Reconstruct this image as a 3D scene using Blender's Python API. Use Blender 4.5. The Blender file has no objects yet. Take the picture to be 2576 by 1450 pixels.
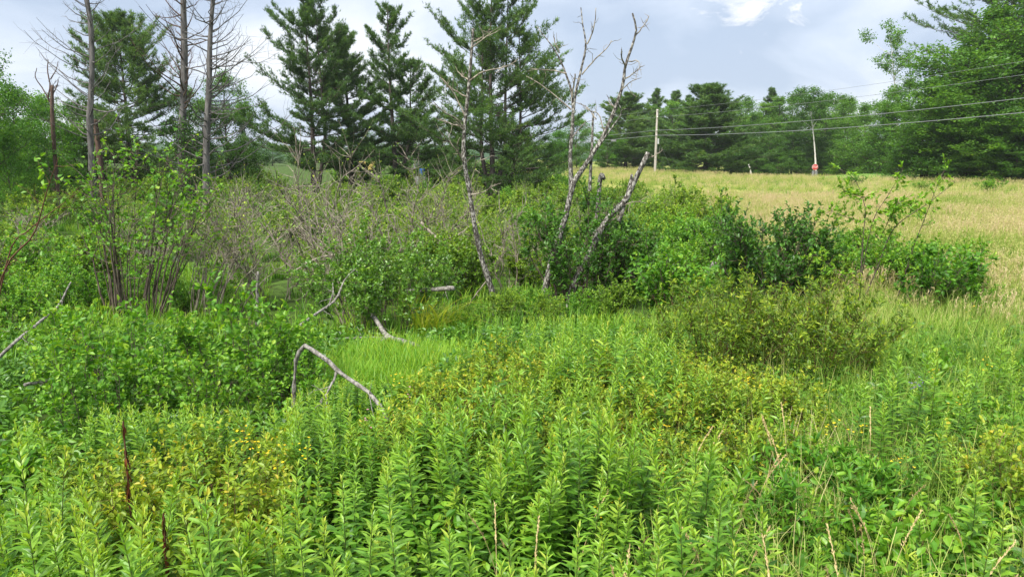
import bpy, math, random
import numpy as np
from mathutils import Vector, Matrix
R = math.radians
S = bpy.context.scene

# ------------------------------------------------------------------ camera, world, sun, exposure
CZ, PITCH, F, CX, CY = 2.6, R(10.85), 1740.0, 1288.0, 725.0
cam = bpy.data.objects.new('camera', bpy.data.cameras.new('camera'))
S.collection.objects.link(cam)
cam.location = (0, 0, CZ); cam.rotation_euler = (R(90) - PITCH, 0, 0)
cam.data.sensor_width = 36; cam.data.lens = 36 * F / 2576
cam.data.clip_start = 0.05; cam.data.clip_end = 6000
S.camera = cam

SUN_EL, SUN_AZ = R(56), R(215)     # azimuth clockwise from +Y (camera looks along +Y)
w = bpy.data.worlds.new('World'); S.world = w; w.use_nodes = True
nt = w.node_tree; nt.nodes.clear()
def N(t, kind, **kw):
    n = t.nodes.new(kind)
    for k, v in kw.items(): setattr(n, k, v)
    return n
def L(t, a, b): t.links.new(a, b)
out = N(nt, 'ShaderNodeOutputWorld'); bg = N(nt, 'ShaderNodeBackground'); bg.inputs[1].default_value = 0.1
sky = N(nt, 'ShaderNodeTexSky', sky_type='NISHITA', sun_disc=False, sun_elevation=SUN_EL, sun_rotation=SUN_AZ)
tc = N(nt, 'ShaderNodeTexCoord'); sep = N(nt, 'ShaderNodeSeparateXYZ'); L(nt, tc.outputs['Generated'], sep.inputs[0])
def math_node(t, op, a, b=None, clamp=False):
    m = N(t, 'ShaderNodeMath', operation=op, use_clamp=clamp)
    for i, v in enumerate((a, b)):
        if v is None: continue
        if isinstance(v, (int, float)): m.inputs[i].default_value = v
        else: L(t, v, m.inputs[i])
    return m.outputs[0]
den = math_node(nt, 'ADD', math_node(nt, 'MAXIMUM', sep.outputs[2], 0.0), 0.32)
cmb = N(nt, 'ShaderNodeCombineXYZ')
L(nt, math_node(nt, 'DIVIDE', sep.outputs[0], den), cmb.inputs[0])
L(nt, math_node(nt, 'DIVIDE', sep.outputs[1], den), cmb.inputs[1])
def wnoise(scale, detail, rough, off, dist=0.0):
    mp = N(nt, 'ShaderNodeMapping'); mp.inputs['Location'].default_value = off
    L(nt, cmb.outputs[0], mp.inputs[0])
    n = N(nt, 'ShaderNodeTexNoise'); n.inputs['Scale'].default_value = scale
    n.inputs['Detail'].default_value = detail; n.inputs['Roughness'].default_value = rough
    n.inputs['Distortion'].default_value = dist
    L(nt, mp.outputs[0], n.inputs[0]); return n.outputs[0]
def ramp(t, fac, stops):
    r = N(t, 'ShaderNodeValToRGB'); e = r.color_ramp.elements
    while len(e) < len(stops): e.new(0.5)
    for x, (p, c) in zip(e, stops): x.position = p; x.color = (*c, 1)
    if fac is not None: L(t, fac, r.inputs[0])
    return r.outputs[0]
cloud = ramp(nt, wnoise(1.5, 6, 0.52, (5.3, 2.2, 0), 0.35),
             [(0.37, (3.4, 4.05, 5.15)), (0.47, (4.4, 5.0, 6.0)), (0.55, (5.4, 5.85, 6.6)), (0.64, (6.5, 6.75, 7.1))])
cover = ramp(nt, wnoise(0.7, 3, 0.5, (9.0, 4.0, 0)), [(0.3, (0.8,) * 3), (0.7, (0.97,) * 3)])
mix = N(nt, 'ShaderNodeMix', data_type='RGBA'); L(nt, cover, mix.inputs[0])
L(nt, sky.outputs[0], mix.inputs[6]); L(nt, cloud, mix.inputs[7])
# a small lit break in the cloud deck
brk = N(nt, 'ShaderNodeVectorMath', operation='DISTANCE'); L(nt, cmb.outputs[0], brk.inputs[0])
BRK_DIR = None
L(nt, mix.outputs[2], bg.inputs[0]); L(nt, bg.outputs[0], out.inputs[0])

sun = bpy.data.objects.new('sun', bpy.data.lights.new('sun', 'SUN')); S.collection.objects.link(sun)
sun.data.energy = 4.6; sun.data.angle = R(24); sun.data.color = (1.0, 0.96, 0.88)
sun.rotation_euler = (R(90) - SUN_EL, 0, -SUN_AZ + math.pi)
S.view_settings.view_transform = 'Standard'; S.view_settings.look = 'None'
S.view_settings.exposure = 0.76; S.view_settings.gamma = 1.0
S.render.engine = 'CYCLES'
S.cycles.max_bounces = 6; S.cycles.diffuse_bounces = 3; S.cycles.transmission_bounces = 4; S.cycles.glossy_bounces = 2
S.cycles.use_denoising = True
S.cycles.use_fast_gi = False

def ray(px, py):
    u, v = (px - CX) / F, (CY - py) / F
    c, s = math.cos(PITCH), math.sin(PITCH)
    return np.array((u, c + v * s, -s + v * c))
def at(px, py, Y):
    d = ray(px, py); return np.array((0, 0, CZ)) + d * (Y / d[1])
_b = ray(1865, 28); _b = _b / np.linalg.norm(_b)
brk.inputs[1].default_value = (_b[0] / (_b[2] + .32), _b[1] / (_b[2] + .32), 0)
rag = math_node(nt, 'MULTIPLY', math_node(nt, 'SUBTRACT', wnoise(5.0, 6, 0.62, (0.4, 0.2, 0), 0.6), 0.5), 0.9)
brd = math_node(nt, 'ADD', brk.outputs['Value'], rag)
lit = ramp(nt, brd, [(0.0, (1,) * 3), (0.0, (.8,) * 3), (0.10, (0,) * 3), (1, (0,) * 3)])
mix2 = N(nt, 'ShaderNodeMix', data_type='RGBA'); L(nt, lit, mix2.inputs[0]); L(nt, mix.outputs[2], mix2.inputs[6])
mix2.inputs[7].default_value = (7.3, 7.35, 7.5, 1); L(nt, mix2.outputs[2], bg.inputs[0])

# ------------------------------------------------------------------ numpy mesh helpers
def unit(v):
    v = np.asarray(v, float); n = np.linalg.norm(v, axis=-1, keepdims=True); return v / np.maximum(n, 1e-9)
class Geo:
    def __init__(s): s.V = []; s.F = []; s.T = []; s.n = 0; s.M = []; s.S = []
    def add(s, V, faces, tint, mat=0, smooth=False):
        V = np.asarray(V, float).reshape(-1, 3); nv = len(V)
        if nv == 0: return
        s.V.append(V); s.T.append(np.broadcast_to(np.asarray(tint, float), (nv,)))
        for f in (faces if isinstance(faces, list) else [faces]):
            f = np.asarray(f, int)
            s.F.append(f + s.n); s.M.append(np.full(len(f), mat)); s.S.append(np.full(len(f), smooth))
        s.n += nv
    def mesh(s, name, mats):
        me = bpy.data.meshes.new(name)
        V = np.concatenate(s.V); me.vertices.add(len(V)); me.vertices.foreach_set('co', V.ravel().astype('f4'))
        tot = np.concatenate([np.full(len(f), f.shape[1]) for f in s.F]); loops = np.concatenate([f.ravel() for f in s.F])
        me.loops.add(len(loops)); me.loops.foreach_set('vertex_index', loops.astype('i4'))
        me.polygons.add(len(tot)); st = np.concatenate([[0], np.cumsum(tot)[:-1]])
        me.polygons.foreach_set('loop_start', st.astype('i4'))
        me.polygons.foreach_set('material_index', np.concatenate(s.M).astype('i4'))
        me.polygons.foreach_set('use_smooth', np.concatenate(s.S).astype(bool))
        me.update(calc_edges=True)
        a = me.attributes.new('tint', 'FLOAT', 'POINT'); a.data.foreach_set('value', np.concatenate(s.T).astype('f4'))
        for m in mats: me.materials.append(m)
        me.validate(); return me
def leaf_tpl(ws, fold=0.25, droop=0.15, quad=False):
    """ws: (t, half width) inner stations; leaf runs along +Y, normal +Z, unit length"""
    V = [(0, 0, 0)]
    for t, h in ws:
        z = -droop * t * t
        V += [(-h, t, z + fold * h), (0, t, z), (h, t, z + fold * h)]
    V.append((0, 1, -droop)); k = len(ws); T = len(V) - 1
    if quad:
        return np.array([(0, 0, 0), (-ws[0][1], ws[0][0], fold * ws[0][1]), (0, 1, -droop), (ws[0][1], ws[0][0], fold * ws[0][1])], float), [np.array([(0, 3, 2, 1)])]
    tri, qu = [(0, 2, 1), (0, 3, 2)], []
    for i in range(k - 1):
        a, b = 1 + 3 * i, 4 + 3 * i
        qu += [(a, a + 1, b + 1, b), (a + 1, a + 2, b + 2, b + 1)]
    a = 1 + 3 * (k - 1); tri += [(a, a + 1, T), (a + 1, a + 2, T)]
    f = [np.array(tri)]
    if qu: f.append(np.array(qu))
    return np.array(V, float), f
def place(g, tpl, pos, d, nh, ln, tint, wd=1.0, mat=0):
    V, F = tpl; pos = np.asarray(pos, float); n = len(pos)
    if n == 0: return
    y = unit(d); x = unit(np.cross(y, nh)); z = np.cross(x, y)
    ln = np.broadcast_to(np.asarray(ln, float), (n,))[:, None, None]; wd = np.broadcast_to(np.asarray(wd, float), (n,))[:, None, None]
    W = pos[:, None] + ln * (wd * V[None, :, :1] * x[:, None] + V[None, :, 1:2] * y[:, None] + wd * V[None, :, 2:] * z[:, None])
    k = len(V); off = (np.arange(n) * k)[:, None, None]
    g.add(W.reshape(-1, 3), [(f[None] + off).reshape(-1, f.shape[1]) for f in F], np.repeat(np.broadcast_to(tint, (n,)), k), mat)
def tubes(g, P, Rr, k=5, tint=0.5, mat=0, smooth=True):
    P = np.asarray(P, float); Rr = np.asarray(Rr, float)
    if P.ndim == 2: P = P[None]
    if Rr.ndim == 1: Rr = np.broadcast_to(Rr, P.shape[:2])
    n, m = P.shape[:2]
    if n == 0: return
    T = unit(np.gradient(P, axis=1)); mean = unit(P[:, -1] - P[:, 0] + 1e-6)
    ref = np.where(np.abs(mean[:, 2:]) > .8, np.array([[1., 0.13, 0]]), np.array([[0.1, 0., 1.]]))
    x = unit(ref[:, None] - (ref[:, None] * T).sum(-1, keepdims=True) * T); y = np.cross(T, x)
    a = np.arange(k) * 2 * math.pi / k
    V = P[:, :, None] + Rr[:, :, None, None] * (np.cos(a)[None, None, :, None] * x[:, :, None] + np.sin(a)[None, None, :, None] * y[:, :, None])
    i = np.arange(m - 1)[:, None] * k; j = np.arange(k)[None]; j2 = (j + 1) % k
    q = np.stack([i + j, i + j2, i + k + j2, i + k + j], -1).reshape(-1, 4)
    q = (q[None] + (np.arange(n) * m * k)[:, None, None]).reshape(-1, 4)
    tt = np.broadcast_to(np.asarray(tint, float), (n,)) if np.ndim(tint) <= 1 else tint
    g.add(V.reshape(-1, 3), q, np.repeat(tt, m * k), mat, smooth)
def smoothline(pts, n):
    """Catmull-Rom resample"""
    p = np.asarray(pts, float); m = len(p)
    if m == 2: return p[0] + np.linspace(0, 1, n)[:, None] * (p[1] - p[0])
    e = np.vstack([2 * p[0] - p[1], p, 2 * p[-1] - p[-2]]); o = []
    for s_ in np.linspace(0, m - 1 - 1e-6, n):
        i = int(s_); t = s_ - i; a, b, c, d = e[i:i + 4]
        o.append(.5 * (2 * b + (c - a) * t + (2 * a - 5 * b + 4 * c - d) * t * t + (3 * b - a - 3 * c + d) * t ** 3))
    return np.array(o)
def box(g, x0, x1, y0, y1, z0, z1, mat=0, tint=.5):
    V = [(x, y, z) for x in (x0, x1) for y in (y0, y1) for z in (z0, z1)]
    g.add(V, np.array([(0, 1, 3, 2), (4, 6, 7, 5), (0, 4, 5, 1), (2, 3, 7, 6), (0, 2, 6, 4), (1, 5, 7, 3)]), tint, mat)

# ------------------------------------------------------------------ object helpers
C = S.collection
def obj(name, me, parent=None, loc=(0, 0, 0)):
    o = bpy.data.objects.new(name, me); C.objects.link(o); o.location = loc
    if parent is not None: o.parent = parent
    return o
def tag(o, label=None, cat=None, group=None, kind=None):
    for k, v in (('label', label), ('category', cat), ('group', group), ('kind', kind)):
        if v: o[k] = v
    return o
def thing(name, parts, loc, rz=0.0, sc=1.0, label=None, cat=None, group=None):
    """parts: list of (name, mesh)"""
    r = obj(name, None, None, loc); r.empty_display_size = .1
    r.rotation_euler = (0, 0, rz); r.scale = sc if isinstance(sc, (tuple, list)) else (sc,) * 3
    for n, m in parts:
        if n == 'leaf_set':
            for lm, mat4 in m: obj('leaf', lm, r).matrix_local = mat4
            continue
        p = obj(n, m, r)
        if n in ('foliage', 'crown', 'flower', 'seed_head', 'withered_leaf'): p['kind'] = 'stuff'
    return tag(r, label, cat, group)

# ------------------------------------------------------------------ materials
def newmat(name):
    m = bpy.data.materials.new(name); m.use_nodes = True; m.node_tree.nodes.clear(); return m, m.node_tree
def leafmat(name, stops, trans=0.35, rough=0.45, spec=0.35, rnd=0.25, tcol=(1.5, 1.35, 0.5), patch=False):
    m, t = newmat(name); o = N(t, 'ShaderNodeOutputMaterial')
    a = N(t, 'ShaderNodeAttribute', attribute_name='tint'); oi = N(t, 'ShaderNodeObjectInfo')
    f = math_node(t, 'ADD', a.outputs['Fac'], math_node(t, 'MULTIPLY', math_node(t, 'SUBTRACT', oi.outputs['Random'], 0.5), rnd))
    if patch:     # swathes of greener and drier grass across the field
        ge = N(t, 'ShaderNodeNewGeometry'); nz = N(t, 'ShaderNodeTexNoise'); nz.inputs['Scale'].default_value = .22; nz.inputs['Detail'].default_value = 6; nz.inputs['Roughness'].default_value = .65; L(t, ge.outputs['Position'], nz.inputs[0])
        f = math_node(t, 'ADD', f, math_node(t, 'MULTIPLY', math_node(t, 'SUBTRACT', nz.outputs[0], .525), 2.4))
    col = ramp(t, f, stops)
    p = N(t, 'ShaderNodeBsdfPrincipled'); L(t, col, p.inputs['Base Color'])
    p.inputs['Roughness'].default_value = rough; p.inputs['Specular IOR Level'].default_value = spec
    tr = N(t, 'ShaderNodeBsdfTranslucent')
    mu = N(t, 'ShaderNodeMix', data_type='RGBA', blend_type='MULTIPLY'); mu.inputs[0].default_value = 1
    L(t, col, mu.inputs[6]); mu.inputs[7].default_value = (*tcol, 1); L(t, mu.outputs[2], tr.inputs[0])
    mx = N(t, 'ShaderNodeMixShader'); mx.inputs[0].default_value = trans
    L(t, p.outputs[0], mx.inputs[1]); L(t, tr.outputs[0], mx.inputs[2]); L(t, mx.outputs[0], o.inputs[0])
    return m
def barkmat(name, c1, c2, scale=(8, 8, 2), lo=.4, hi=.6, rough=.9, bump=.4):
    m, t = newmat(name); o = N(t, 'ShaderNodeOutputMaterial'); p = N(t, 'ShaderNodeBsdfPrincipled')
    tcn = N(t, 'ShaderNodeTexCoord'); mp = N(t, 'ShaderNodeMapping'); mp.inputs['Scale'].default_value = scale
    L(t, tcn.outputs['Object'], mp.inputs[0]); n = N(t, 'ShaderNodeTexNoise'); n.inputs['Scale'].default_value = 1; n.inputs['Detail'].default_value = 6
    n.inputs['Roughness'].default_value = .65
    L(t, mp.outputs[0], n.inputs[0]); L(t, ramp(t, n.outputs[0], [(lo, c1), (hi, c2)]), p.inputs['Base Color'])
    p.inputs['Roughness'].default_value = rough; p.inputs['Specular IOR Level'].default_value = .2
    b = N(t, 'ShaderNodeBump'); b.inputs['Strength'].default_value = bump; b.inputs['Distance'].default_value = .02
    L(t, n.outputs[0], b.inputs['Height']); L(t, b.outputs[0], p.inputs['Normal']); L(t, p.outputs[0], o.inputs[0]); return m
def plain(name, c, rough=.6, metal=0.0, var=.15, scale=6):
    return barkmat(name, tuple(x * (1 - var) for x in c), tuple(x * (1 + var) for x in c), (scale,) * 3, .35, .65, rough, .1)

M = {}
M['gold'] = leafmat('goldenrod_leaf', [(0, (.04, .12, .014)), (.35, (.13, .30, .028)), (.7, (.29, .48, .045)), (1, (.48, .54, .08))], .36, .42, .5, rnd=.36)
M['meadow'] = leafmat('meadowsweet_leaf', [(0, (.06, .13, .015)), (.4, (.19, .31, .025)), (.75, (.36, .46, .035)), (1, (.54, .45, .05))], .4)
M['sheen'] = leafmat('small_glossy_leaf', [(0, (.03, .085, .014)), (.4, (.085, .21, .025)), (.8, (.19, .36, .04)), (1, (.32, .46, .06))], .33, .33, .5)
M['alder'] = leafmat('alder_leaf', [(0, (.035, .115, .015)), (.4, (.10, .27, .022)), (.8, (.23, .43, .035)), (1, (.38, .50, .05))], .4)
M['dark'] = leafmat('glossy_leaf', [(0, (.025, .08, .014)), (.4, (.07, .19, .024)), (.8, (.15, .32, .035)), (1, (.26, .42, .05))], .36, .4)
M['marsh'] = leafmat('marsh_leaf', [(0, (.05, .115, .016)), (.4, (.14, .27, .026)), (.75, (.27, .41, .035)), (1, (.42, .48, .05))], .38)
M['tree'] = leafmat('tree_leaf', [(0, (.035, .10, .016)), (.4, (.085, .215, .027)), (.75, (.17, .34, .036)), (1, (.28, .44, .05))], .42)
M['pine'] = leafmat('pine_needle', [(0, (.035, .08, .026)), (.45, (.08, .17, .045)), (.8, (.16, .28, .058)), (1, (.24, .33, .06))], .34, .5, .3, .2)
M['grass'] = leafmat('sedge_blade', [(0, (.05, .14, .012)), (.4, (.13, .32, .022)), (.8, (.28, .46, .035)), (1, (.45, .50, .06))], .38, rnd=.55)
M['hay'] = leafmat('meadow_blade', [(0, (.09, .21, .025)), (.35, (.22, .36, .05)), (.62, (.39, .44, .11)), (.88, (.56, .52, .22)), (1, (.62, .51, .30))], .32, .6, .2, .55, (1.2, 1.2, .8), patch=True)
M['straw'] = plain('straw', (.52, .40, .20), .8)
M['yellow'] = plain('yellow_petal', (.80, .56, .02), .6)
M['pink'] = plain('pink_petal', (.62, .28, .38), .6)
M['violet'] = plain('violet_petal', (.16, .13, .30), .6)
M['dry'] = leafmat('dry_frond', [(0, (.06, .018, .008)), (.5, (.13, .035, .014)), (1, (.22, .075, .025))], .15)
M['stem'] = plain('green_stem', (.09, .12, .03), .7)
M['redstem'] = plain('reddish_stem', (.11, .05, .03), .7)
M['twig'] = barkmat('twig_bark', (.06, .045, .035), (.16, .125, .10), (20, 20, 6))
M['greytwig'] = barkmat('grey_twig_bark', (.11, .09, .066), (.36, .315, .25), (14, 14, 5))
M['deadwood'] = barkmat('dead_trunk_bark', (.05, .046, .045), (.21, .195, .185), (7, 7, 1.4), .35, .66, .95, .8)
M['deadbrown'] = barkmat('dead_brown_bark', (.05, .035, .028), (.16, .10, .075), (8, 8, 1.5), .35, .66, .95, .8)
M['lichen'] = barkmat('lichen_bark', (.05, .043, .036), (.42, .40, .36), (30, 30, 16), .47, .62, .9, .5)
M['logbark'] = barkmat('bleached_bark', (.06, .052, .044), (.33, .31, .28), (30, 30, 18), .36, .6, .9, .9)
M['pinebark'] = barkmat('pine_bark', (.05, .04, .035), (.14, .115, .10), (9, 9, 2))
M['birch'] = barkmat('birch_bark', (.16, .14, .12), (.72, .69, .64), (5, 5, 2.2), .38, .46, .8, .2)
M['polewood'] = barkmat('pole_wood', (.30, .27, .24), (.50, .46, .41), (20, 20, .7), .35, .65, .9, .3)
M['wire'] = plain('wire', (.20, .21, .22), .5)
M['steel'] = plain('galvanised_steel', (.42, .43, .44), .5)
M['ceramic'] = plain('porcelain', (.75, .74, .70), .3)
M['signred'] = plain('sign_red', (.52, .05, .045), .5, var=.06)
M['white'] = plain('white_paint', (.78, .76, .74), .5, var=.05)
M['greypaint'] = plain('grey_plate', (.20, .205, .21), .5)
M['postbrown'] = plain('dark_post', (.07, .05, .04), .8)
M['blue'] = plain('blue_plastic', (.03, .09, .26), .4)
M['roof'] = plain('pale_metal_roof', (.62, .64, .68), .4)
M['siding'] = plain('grey_siding', (.30, .30, .31), .8)
M['hayroll'] = barkmat('straw_bale', (.46, .34, .10), (.72, .56, .2), (12, 12, 12), .3, .7)

# ground: dark leaf litter and sedge turf in the marsh, dry thatch on the field
def groundmat():
    m, t = newmat('ground'); o = N(t, 'ShaderNodeOutputMaterial'); p = N(t, 'ShaderNodeBsdfPrincipled')
    geo = N(t, 'ShaderNodeNewGeometry'); sp = N(t, 'ShaderNodeSeparateXYZ'); L(t, geo.outputs['Position'], sp.inputs[0])
    def nz(s, d):
        n = N(t, 'ShaderNodeTexNoise'); n.inputs['Scale'].default_value = s; n.inputs['Detail'].default_value = d; L(t, geo.outputs['Position'], n.inputs[0]); return n.outputs[0]
    a = N(t, 'ShaderNodeAttribute', attribute_name='tint')
    n1, n2 = nz(.35, 6), nz(3.0, 6)
    marsh = ramp(t, n2, [(.32, (.02, .017, .010)), (.46, (.05, .085, .018)), (.7, (.09, .16, .028))])
    field = ramp(t, n1, [(.3, (.12, .20, .035)), (.5, (.24, .27, .06)), (.7, (.36, .33, .11))])
    mx = N(t, 'ShaderNodeMix', data_type='RGBA'); L(t, a.outputs['Fac'], mx.inputs[0]); L(t, marsh, mx.inputs[6]); L(t, field, mx.inputs[7])
    L(t, mx.outputs[2], p.inputs['Base Color']); p.inputs['Roughness'].default_value = 1; p.inputs['Specular IOR Level'].default_value = .1
    b = N(t, 'ShaderNodeBump'); b.inputs['Strength'].default_value = .7; b.inputs['Distance'].default_value = .08; L(t, n2, b.inputs['Height']); L(t, b.outputs[0], p.inputs['Normal'])
    L(t, p.outputs[0], o.inputs[0]); return m
M['ground'] = groundmat()

# ------------------------------------------------------------------ terrain
def sst(a, b, x): t = np.clip((x - a) / (b - a), 0, 1); return t * t * (3 - 2 * t)
def field_mask(x, y):
    edge = 7.8 + .6 * np.sin(y * .31) + .4 * np.sin(y * .83 + 1)
    m = sst(edge - 1.2, edge + .8, x) * sst(4, 9, y)
    return np.maximum(m, sst(56, 62, y + .12 * x) * sst(-2, 4, x))
def gz(x, y):
    x = np.asarray(x, float); y = np.asarray(y, float)
    f = sst(5.5, 10.5, x) * sst(5, 12, y)
    z = -.28 * sst(7, 13, y) * (1 - f) + f * (.12 + .30 * sst(15, 55, y))
    far = .40 + .22 * sst(62, 95, y) * (1 - sst(20, 27, x)) - .95 * sst(64, 88, y) * sst(21, 29, x)
    z = z * (1 - sst(52, 62, y)) + sst(52, 62, y) * far
    z = z + .5 * np.exp(-(((x - 37) / 6) ** 2 + ((y - 72) / 5) ** 2))
    z = z + .05 * np.sin(x * .9 + 1.3) * np.sin(y * .7) * sst(6, 12, y) + .03 * np.sin(x * 2.1) * np.sin(y * 1.9 + 2)
    pond = np.exp(-(((x + 12.5) / 4.2) ** 2 + ((y - 21.5) / 2.6) ** 2) ** 2) + np.exp(-(((x - .2) / 1.3) ** 2 + ((y - 19.5) / 1.6) ** 2) ** 2)
    return z - .32 * np.minimum(pond, 1)
xs = np.concatenate([[-3000, -1200, -500, -250, -140], np.arange(-90, -30, 3), np.arange(-30, 40, .6), np.arange(40, 100, 3), [140, 250, 500, 1200, 3000]])
ys = np.concatenate([[-400, -100, -30, -10, -4], np.arange(-1, 30, .5), np.arange(30, 70, 1.), np.arange(70, 130, 3), [140, 180, 250, 400, 700, 1200, 2500, 5000]])
X, Y = np.meshgrid(xs, ys); Z = gz(X, Y); ni, nj = X.shape
Z = np.where(Y > 130, np.minimum(Z, .5) - (Y - 130) * .0004, Z)
g = Geo(); idx = np.arange(ni * nj).reshape(ni, nj)
q = np.stack([idx[:-1, :-1], idx[:-1, 1:], idx[1:, 1:], idx[1:, :-1]], -1).reshape(-1, 4)
g.add(np.stack([X, Y, Z], -1), q, field_mask(X, Y).ravel(), 0, True)
tag(obj('ground', g.mesh('ground', [M['ground']])), kind='structure')

# pond water
def watermat():
    m, t = newmat('pond_water'); o = N(t, 'ShaderNodeOutputMaterial'); p = N(t, 'ShaderNodeBsdfPrincipled')
    p.inputs['Base Color'].default_value = (.035, .035, .025, 1); p.inputs['Roughness'].default_value = .08
    n = N(t, 'ShaderNodeTexNoise'); n.inputs['Scale'].default_value = 9; b = N(t, 'ShaderNodeBump'); b.inputs['Strength'].default_value = .06
    L(t, n.outputs[0], b.inputs['Height']); L(t, b.outputs[0], p.inputs['Normal']); L(t, p.outputs[0], o.inputs[0]); return m
M['water'] = watermat()
for cx, cy, rx, ry in ((-12.5, 21.5, 4.6, 2.9), (.2, 19.5, 1.6, 1.8)):
    a = np.linspace(0, 2 * math.pi, 41)[:-1]; rr = 1 + .08 * np.sin(a * 3) + .05 * np.sin(a * 7)
    g = Geo(); V = np.vstack([[(0, 0, 0)], np.stack([rx * rr * np.cos(a), ry * rr * np.sin(a), a * 0], -1)])
    g.add(V, np.array([(0, 1 + i, 1 + (i + 1) % 40) for i in range(40)]), .5)
    tag(obj('pond', g.mesh('pond', [M['water']]), None, (cx, cy, -.40)), kind='structure')

# far wooded ridge on the horizon
rg = np.random.default_rng(5); g = Geo(); hx = np.linspace(-900, 900, 240)
rows = []
for k, (yy, hh) in enumerate(((420, -1), (450, 5), (470, 8.5), (500, 10), (600, 11), (900, 11))):
    rows.append(np.stack([hx, np.full_like(hx, yy), np.full_like(hx, hh) + (0 if k == 0 else 1) * (1.6 * np.sin(hx * .011) + rg.normal(0, .7, len(hx)))], -1))
V = np.array(rows); ii = np.arange(V.shape[0] * V.shape[1]).reshape(V.shape[:2])
g.add(V, np.stack([ii[:-1, :-1], ii[:-1, 1:], ii[1:, 1:], ii[1:, :-1]], -1).reshape(-1, 4), .3, 0, False)
M['hill'] = barkmat('far_wood', (.015, .045, .015), (.045, .095, .03), (.08, .08, .2), .35, .65, 1, 1)
tag(obj('hills', g.mesh('hills', [M['hill']])), kind='structure')

# pale gravel road past the sign and the mown lawn mound
g = Geo(); rp = smoothline([(60, 52, 0), (44, 68, 0), (33, 79, 0), (27, 88, 0), (14, 103, 0), (-12, 122, 0)], 40)
tn = unit(np.gradient(rp, axis=0)); sd = np.stack([-tn[:, 1], tn[:, 0], tn[:, 2] * 0], -1)
cols = [rp + sd * o for o in (-1.6, -.6, .6, 1.6)]; V = np.array(cols); V[..., 2] = gz(V[..., 0], V[..., 1]) + .09
ii = np.arange(160).reshape(4, 40); g.add(V, np.stack([ii[:-1, :-1], ii[:-1, 1:], ii[1:, 1:], ii[1:, :-1]], -1).reshape(-1, 4), .5)
tag(obj('road', g.mesh('road', [plain('gravel', (.42, .38, .31), .95, scale=2)])), kind='structure')
# mown lawn on the mound beyond the field
g = Geo(); lx, ly = np.meshgrid(np.linspace(27, 47, 30), np.linspace(63, 81, 24)); rr = ((lx - 37) / 8) ** 2 + ((ly - 72) / 6) ** 2
lz = gz(lx, ly) + .12 - .5 * sst(.8, 1.2, rr); ii = np.arange(lx.size).reshape(lx.shape)
g.add(np.stack([lx, ly, lz], -1), np.stack([ii[:-1, :-1], ii[:-1, 1:], ii[1:, 1:], ii[1:, :-1]], -1).reshape(-1, 4), .5, 0, True)
tag(obj('lawn', g.mesh('lawn', [plain('mown_grass', (.10, .24, .03), 1, var=.25, scale=3)])), kind='structure')

# ------------------------------------------------------------------ plant generators
LF_LANCE = leaf_tpl([(.18, .085), (.42, .135), (.72, .085)], .35, .22)
LF_LANCE2 = leaf_tpl([(.22, .12), (.55, .13)], .35, .2)
LF_ROUND = leaf_tpl([(.2, .21), (.5, .31), (.8, .20)], .42, .3)
LF_OVAL = leaf_tpl([(.3, .24), (.7, .22)], .42, .22)
LF_MAPLE = leaf_tpl([(.12, .18), (.42, .46), (.6, .22)], .25, .25)
LF_SMALL = leaf_tpl([(.55, .30)], .3, .1)
LF_QUAD = leaf_tpl([(.5, .3)], .35, .1, quad=True)
def up_normals(rng, n, k=.55):
    return unit(np.array([0, 0, 1.]) + rng.normal(0, k, (n, 3)))

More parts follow.
